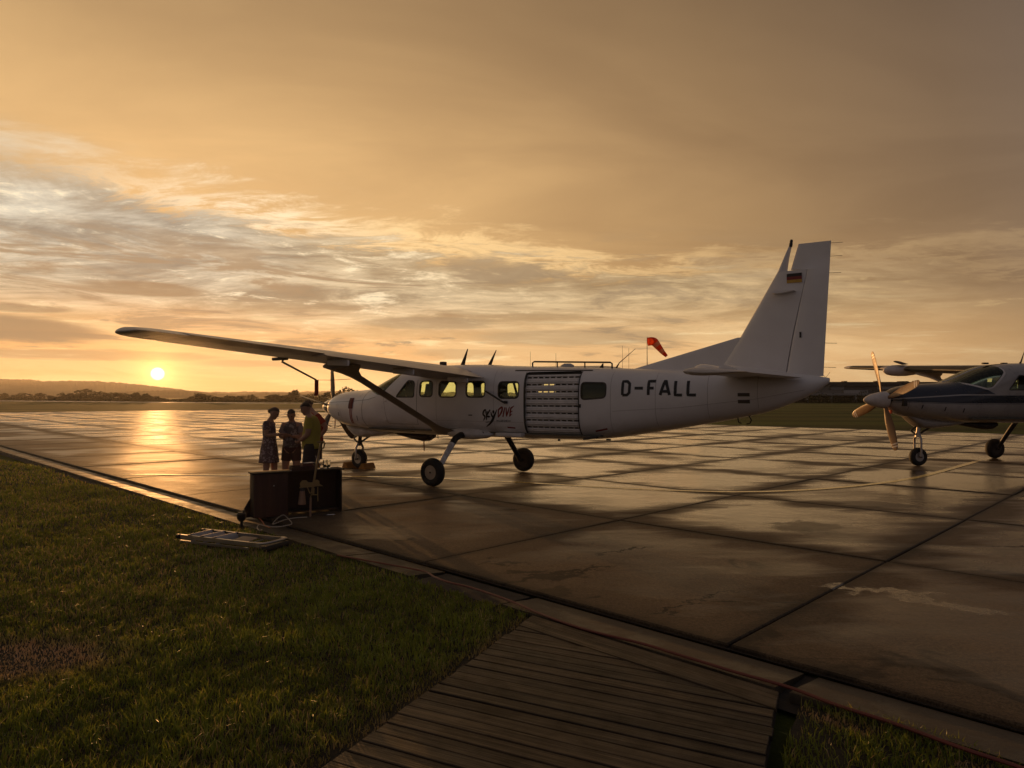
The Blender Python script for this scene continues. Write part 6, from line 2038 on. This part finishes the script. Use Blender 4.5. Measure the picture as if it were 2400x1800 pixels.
# ------------------------------------------------------------------ counter with its things
CTA = atan2(0.75, 1.20)
ct = empty('serving_counter', (-4.02, 10.75, 0), CTA, label='dark open-backed serving counter with a red-brown front board on the gutter stones', cat='counter')
def ctp(x, y, z=0.0):
    return (-4.02 + x * cos(CTA) - y * sin(CTA), 10.75 + x * sin(CTA) + y * cos(CTA), z)
def board(c):
    def f(N, b):
        ob = N.n('ShaderNodeTexCoord').outputs['Object']
        g = N.noise(N.n('ShaderNodeMapping', {'Vector': ob, 'Scale': (14, 14, 1.2)}).outputs[0], 1.0, 5, 0.6, 0.5)
        N.set(b.inputs['Base Color'], N.mix(N.lin(g, 0.3, 0.7), tuple(v * 0.75 for v in c), tuple(v * 1.25 for v in c)))
        b.inputs['Roughness'].default_value = 0.75
        b.inputs['Specular IOR Level'].default_value = 0.25
    return f
M_bred = mat('red_brown_board', board((0.060, 0.033, 0.025)))
M_bdark = mat('dark_board', board((0.030, 0.021, 0.016)))
MB().bbox((0.705, 0.140, 0.700), (1.46, 0.34, 0.026), 0.004).build('counter_top', M_bdark, ct, sharp=30)
MB().bbox((0.262, -0.006, 0.3475), (0.515, 0.024, 0.665), 0.004).build('front_board', M_bred, ct, sharp=30)
MB().bbox((0.705, 0.277, 0.345), (1.41, 0.022, 0.668), 0.003).build('back_board', M_bdark, ct, sharp=30)
for x in (0.012, 0.53, 1.398):
    MB().bbox((x, 0.136, 0.345), (0.022, 0.256, 0.668), 0.003).build('side_board', M_bdark, ct, sharp=30)
MB().bbox((0.963, 0.14, 0.055), (0.82, 0.24, 0.02), 0.003).build('shelf', M_bdark, ct, sharp=30)
B = MB(); B.loft([[(-0.002, 0.22, 0.30), (-0.002, 0.22, 0.0), (-0.20, 0.14, 0.0)], [(-0.002, 0.24, 0.30), (-0.002, 0.24, 0.0), (-0.20, 0.16, 0.0)]]); B.build('side_brace', M_bdark, ct, smooth=False)
MB().lathe([(0.011, 0), (0.012, 0.012), (0.006, 0.018)], 10, Matrix.Translation((0.30, -0.018, 0.50)) @ Matrix.Rotation(pi / 2, 4, 'X')).build('knob', M_alu, ct)


def clear_glass(N, b):
    b.inputs['Base Color'].default_value = (0.95, 0.95, 0.92, 1); b.inputs['Transmission Weight'].default_value = 1.0
    b.inputs['Roughness'].default_value = 0.03; b.inputs['IOR'].default_value = 1.3
    n = N.noise(N.n('ShaderNodeTexCoord').outputs['Object'], 30.0, 3, 0.5)
    N.set(b.inputs['Roughness'], N.lin(n, 0.3, 0.7, 0.02, 0.08))
M_clear = mat('clear_glass', clear_glass)
M_juice = mat('orange_drink', color=(0.85, 0.25, 0.02), rough=0.25)
M_water = mat('pale_drink', color=(0.55, 0.42, 0.22), rough=0.2)
def tumbler(loc, r, h, label, fill=None, fm=None):
    t = empty('drinking_glass', loc, 0, label=label, cat='glass', group='glasses on the counter')
    MB().lathe([(r * 0.80, 0), (r * 0.86, 0.004), (r, h), (r * 0.93, h), (r * 0.80, 0.012), (0.002, 0.010)], 20, cap=True).build('glass_body', M_clear, t)
    if fill: MB().lathe([(r * 0.77, 0.014), (r * (0.78 + 0.13 * fill), h * fill)], 18).build('drink', fm, t)
    return t
zc = 0.714
tumbler(ctp(1.035, 0.12, zc), 0.034, 0.135, 'tall glass of orange drink with two stirrers beside the pole', 0.72, M_juice)
for k, (dx_, h) in enumerate(((-0.008, 0.225), (0.012, 0.205))):
    pass
s_ = empty('drink_stirrer', ctp(1.035, 0.12, zc + 0.016), 0, label='pair of thin straws leaning in the glass of orange drink', cat='straw')
MB().tube([(0, 0, 0), (-0.035, 0, 0.20)], 0.0035, 6).build('straw', M_cap, s_); MB().tube([(0.0, 0.006, 0), (0.026, 0.01, 0.22)], 0.0035, 6).build('straw', M_cap, s_)
tumbler(ctp(1.155, 0.14, zc), 0.033, 0.135, 'clear tumbler, left one of the touching pair at the counter end', 0.45, M_water)
tumbler(ctp(1.225, 0.16, zc), 0.033, 0.138, 'clear tumbler, right one of the touching pair at the counter end', 0.40, M_water)
tr_ = empty('tray', ctp(0.80, 0.155, zc), CTA, label='dark red tray of small clutter on the middle of the counter', cat='tray')
MB().bbox((0, 0, 0.006), (0.40, 0.23, 0.012), 0.003).build('tray_base', M_bred, tr_)
for (x, y, sx, sy) in ((0, -0.115, 0.40, 0.012), (0, 0.115, 0.40, 0.012), (-0.2, 0, 0.012, 0.218), (0.2, 0, 0.012, 0.218)):
    MB().bbox((x, y, 0.036), (sx, sy, 0.048), 0.003).build('tray_rim', M_bred, tr_)
cb = empty('cardboard_box', ctp(0.86, 0.155, zc + 0.0135), CTA + 0.2, label='small red-brown carton standing in the counter tray', cat='box')
MB().bbox((0, 0, 0.045), (0.18, 0.11, 0.09), 0.004).build('carton', mat('carton', color=(0.12, 0.05, 0.035), rough=0.8), cb)
MB().box((0.03, -0.03, 0.094), (0.16, 0.10, 0.006), 0.3).build('paper', mat('paper', color=(0.6, 0.55, 0.48), rough=0.8), cb)
tag(MB().tube(smooth_path([ctp(0.70, 0.06, zc + 0.006), ctp(0.66, 0.05, zc + 0.03), ctp(0.62, 0.06, zc + 0.006), ctp(0.58, 0.10, zc + 0.004)], 6), 0.004, 6).build('cable', M_cap), 'short pale cable curled on the left half of the counter top', 'cable')
tag(MB().tube(smooth_path([ctp(1.08, 0.20, zc + 0.006), ctp(1.10, 0.16, zc + 0.07), ctp(1.15, 0.07, zc + 0.045), ctp(1.20, 0.08, zc + 0.006)], 6), 0.006, 6).build('cable', M_black), 'black cable looped between the orange drink and the tumblers', 'cable')

# tan pole with handle standing before the counter
M_tan = mat('tan_enamel', color=(0.26, 0.165, 0.055), rough=0.5)
M_tan2 = mat('worn_pink_tube', color=(0.26, 0.145, 0.085), rough=0.6)
pt = empty('pole_tool', (-3.20, 10.97, 0), 0, label='tan metal pole with a crutch-like handle and bone-shaped plate leaning before the counter', cat='pole')
MB().tube([(0.005, 0.05, 0.36), (0.060, 0.13, 0.80), (0.105, 0.20, 1.165)], [0.018, 0.017, 0.016], 10).build('pole', M_tan, pt)
MB().tube([(0.045, 0.20, 1.175), (0.060, 0.20, 1.165), (0.165, 0.20, 1.172), (0.172, 0.20, 1.158), (0.150, 0.20, 1.075), (0.105, 0.20, 1.062), (0.085, 0.20, 1.062)], [0.012, 0.015, 0.015, 0.014, 0.012, 0.012, 0.010], 8).build('handle', M_tan, pt)
MB().tube([(0.0, 0.0, 0.0), (0.0, 0.01, 0.30)], 0.016, 10).build('leg', M_tan2, pt)
fr_ = MB().tube([(0.0, 0.01, 0.29), (0.005, 0.02, 0.345), (0.11, 0.02, 0.345), (0.113, 0.02, 0.24)], 0.010, 8).tube([(0.04, 0.03, 0.345), (0.045, 0.04, 0.45)], 0.012, 8).tube([(0.11, 0.02, 0.345), (0.105, 0.04, 0.47)], 0.008, 6).tube([(-0.06, 0.03, 0.47), (-0.02, 0.03, 0.37), (0.04, 0.03, 0.37)], 0.009, 6)
fr_.build('bracket', M_tan, pt)
out = [(-0.20, 0.445), (-0.175, 0.475), (-0.185, 0.52), (-0.15, 0.565), (-0.09, 0.570), (-0.055, 0.535), (0.02, 0.535), (0.055, 0.575), (0.09, 0.578), (0.12, 0.555), (0.125, 0.51), (0.18, 0.478), (0.10, 0.478), (0.0, 0.462), (-0.10, 0.455)]
B = MB(); n = len(out)
B.add([(x, 0.045, z) for x, z in out] + [(x, 0.075, z) for x, z in out], [tuple(range(n)), tuple(range(2 * n - 1, n - 1, -1))] + [(i, n + i, n + (i + 1) % n, (i + 1) % n) for i in range(n)])
B.build('bone_plate', M_tan, pt, smooth=False)
MB().tube([(-0.145, 0.05, 0.40), (-0.150, 0.05, 0.19)], [0.040, 0.062], 14).build('sleeve', M_tan2, pt)
MB().tube([(-0.15, 0.05, 0.45), (-0.145, 0.05, 0.40)], [0.03, 0.035], 12).build('collar', M_black, pt)
tb = empty('metal_tube', (-3.06, 11.05, 0.012), radians(14), label='thin shiny metal tube lying by the foot of the counter', cat='tube')
MB().tube([(-0.14, 0, 0.0), (0.10, 0, 0.0)], 0.008, 8).build('shaft', M_darkm, tb); MB().tube([(0.10, 0, 0), (0.22, 0, 0)], 0.011, 8).build('tip', M_chrome, tb)

# garden spotlight on a stake
lp_ = empty('garden_spotlight', (-3.90, 9.97, -0.03), radians(20), label='small black garden spotlight on a stake at the lawn edge', cat='lamp')
MB().tube([(0, 0, 0), (0, 0, 0.15)], [0.014, 0.022], 10).build('stake', M_black, lp_)
MB().lathe([(0.030, 0.14), (0.052, 0.16), (0.062, 0.19), (0.066, 0.245), (0.058, 0.255), (0.05, 0.25)], 18).build('lamp_head', M_black, lp_)
MB().box((0.0, 0.0, 0.262), (0.09, 0.05, 0.016)).build('bracket', M_black, lp_)
MB().lathe([(0.018, 0), (0.020, 0.03)], 10, Matrix.Translation((0.03, 0.0, 0.27))).build('knob', M_black, lp_)

# aluminium stepladder lying on the lawn
la = empty('stepladder', (-4.39, 9.11, -0.03), atan2(-0.57, 1.28), label='aluminium stepladder with three broad treads lying on the wet lawn', cat='ladder')
WL = 0.40
for y in (0.0, WL):
    B = MB().box((0.70, y, 0.125), (1.40, 0.006, 0.058)).box((0.70, y + 0.012 - 0.001, 0.1555), (1.40, 0.028, 0.005)).box((0.70, y + 0.012 - 0.001, 0.0945), (1.40, 0.028, 0.005))
    B.build('rail', M_alu, la, smooth=False)
for y in (0.05, WL - 0.05):
    B = MB().box((0.62, y - 0.05, 0.05), (1.18, 0.024, 0.035)); B.build('rear_rail', M_alu, la, smooth=False)
for x in (0.20, 0.42, 0.64):
    B = MB().bbox((x, WL / 2, 0.115), (0.022, WL - 0.03, 0.125), 0.004, rotm(radians(-16), 'Y'))
    t_ = B.build('tread', mat('tread_grey', color=(0.40, 0.38, 0.38), rough=0.42, metal=0.4), la)
    for y in (0.022, WL - 0.018):
        MB().bbox((x - 0.02, y, 0.150), (0.05, 0.03, 0.034), 0.005).build('tread_clip', M_black, t_)
MB().bbox((0.92, WL / 2 - 0.02, 0.105), (0.26, WL - 0.10, 0.018), 0.004, rotm(radians(9), 'X')).build('platform', mat('platform_board', color=(0.36, 0.26, 0.17), rough=0.7), la)
for x in (0.80, 1.08):
    MB().tube([(x, 0.02, 0.09), (x, WL - 0.02, 0.09)], 0.010, 8).build('rung', M_alu, la)
MB().tube(smooth_path([(1.38, 0.0, 0.15), (1.47, 0.03, 0.16), (1.50, WL / 2, 0.165), (1.47, WL - 0.03, 0.16), (1.38, WL, 0.15)], 5), 0.022, 8).build('top_bow', M_alu, la)
MB().bbox((1.44, WL / 2, 0.075), (0.13, WL + 0.02, 0.10), 0.03).build('end_cap', M_black, la)
for y in (0.0, WL):
    MB().bbox((0.0, y, 0.125), (0.06, 0.036, 0.072), 0.008).build('rubber_foot', M_black, la)

la.scale = (1, 1, 0.78)
# ------------------------------------------------------------------ cords on the ground
def gpath(px, z=0.008, lift=None):
    out = []
    for i, (u, v) in enumerate(px):
        a_ = atan((HOR - 900) / FPX); up_ = (900 - v) / FPX
        d = Vector(((u - 1200) / FPX, cos(a_) - up_ * sin(a_), sin(a_) + up_ * cos(a_)))
        zz = z + (lift[i] if lift else 0)
        t = (zz - CAM_H) / d.z
        out.append((d.x * t, d.y * t, zz))
    return out
M_cordo = mat('orange_cord', color=(0.50, 0.13, 0.035), rough=0.5)
M_cordw = mat('pale_cord', color=(0.48, 0.40, 0.30), rough=0.5)
M_cordr = mat('dark_red_cord', color=(0.13, 0.022, 0.016), rough=0.45)
tag(MB().tube(smooth_path(gpath([(581, 1207), (603, 1212), (615, 1222), (620, 1231), (632, 1236)]), 6), 0.007, 6).build('power_cord', M_cordo), 'thin orange cord running from the spotlight past the counter corner', 'cord')
tag(MB().tube(smooth_path(gpath([(720, 1212), (690, 1214), (665, 1219), (640, 1228), (650, 1215), (664, 1207), (675, 1215), (684, 1227), (670, 1232), (645, 1235), (622, 1232), (607, 1230), (603, 1237), (608, 1243), (614, 1241)], 0.008, [0, 0, 0, 0, 0.02, 0.03, 0.02, 0, 0, 0, 0, 0, 0, 0, 0]), 6), 0.0075, 6).build('power_cord', M_cordw), 'pale power cord in loose loops before the counter', 'cord')
rc = [(790, 1301), (834, 1309), (900, 1321), (960, 1332), (1000, 1341), (1018, 1352), (1050, 1364), (1100, 1376), (1150, 1392), (1200, 1410), (1260, 1436), (1330, 1462), (1400, 1483), (1500, 1507), (1600, 1537), (1720, 1574), (1850, 1611), (1960, 1652), (2100, 1697), (2250, 1752), (2400, 1802), (2600, 1880)]
tag(MB().tube(smooth_path(gpath(rc, 0.014), 6), 0.011, 7).build('hose', M_cordr), 'long dark red cord snaking along the gutter past the boardwalk', 'cord')
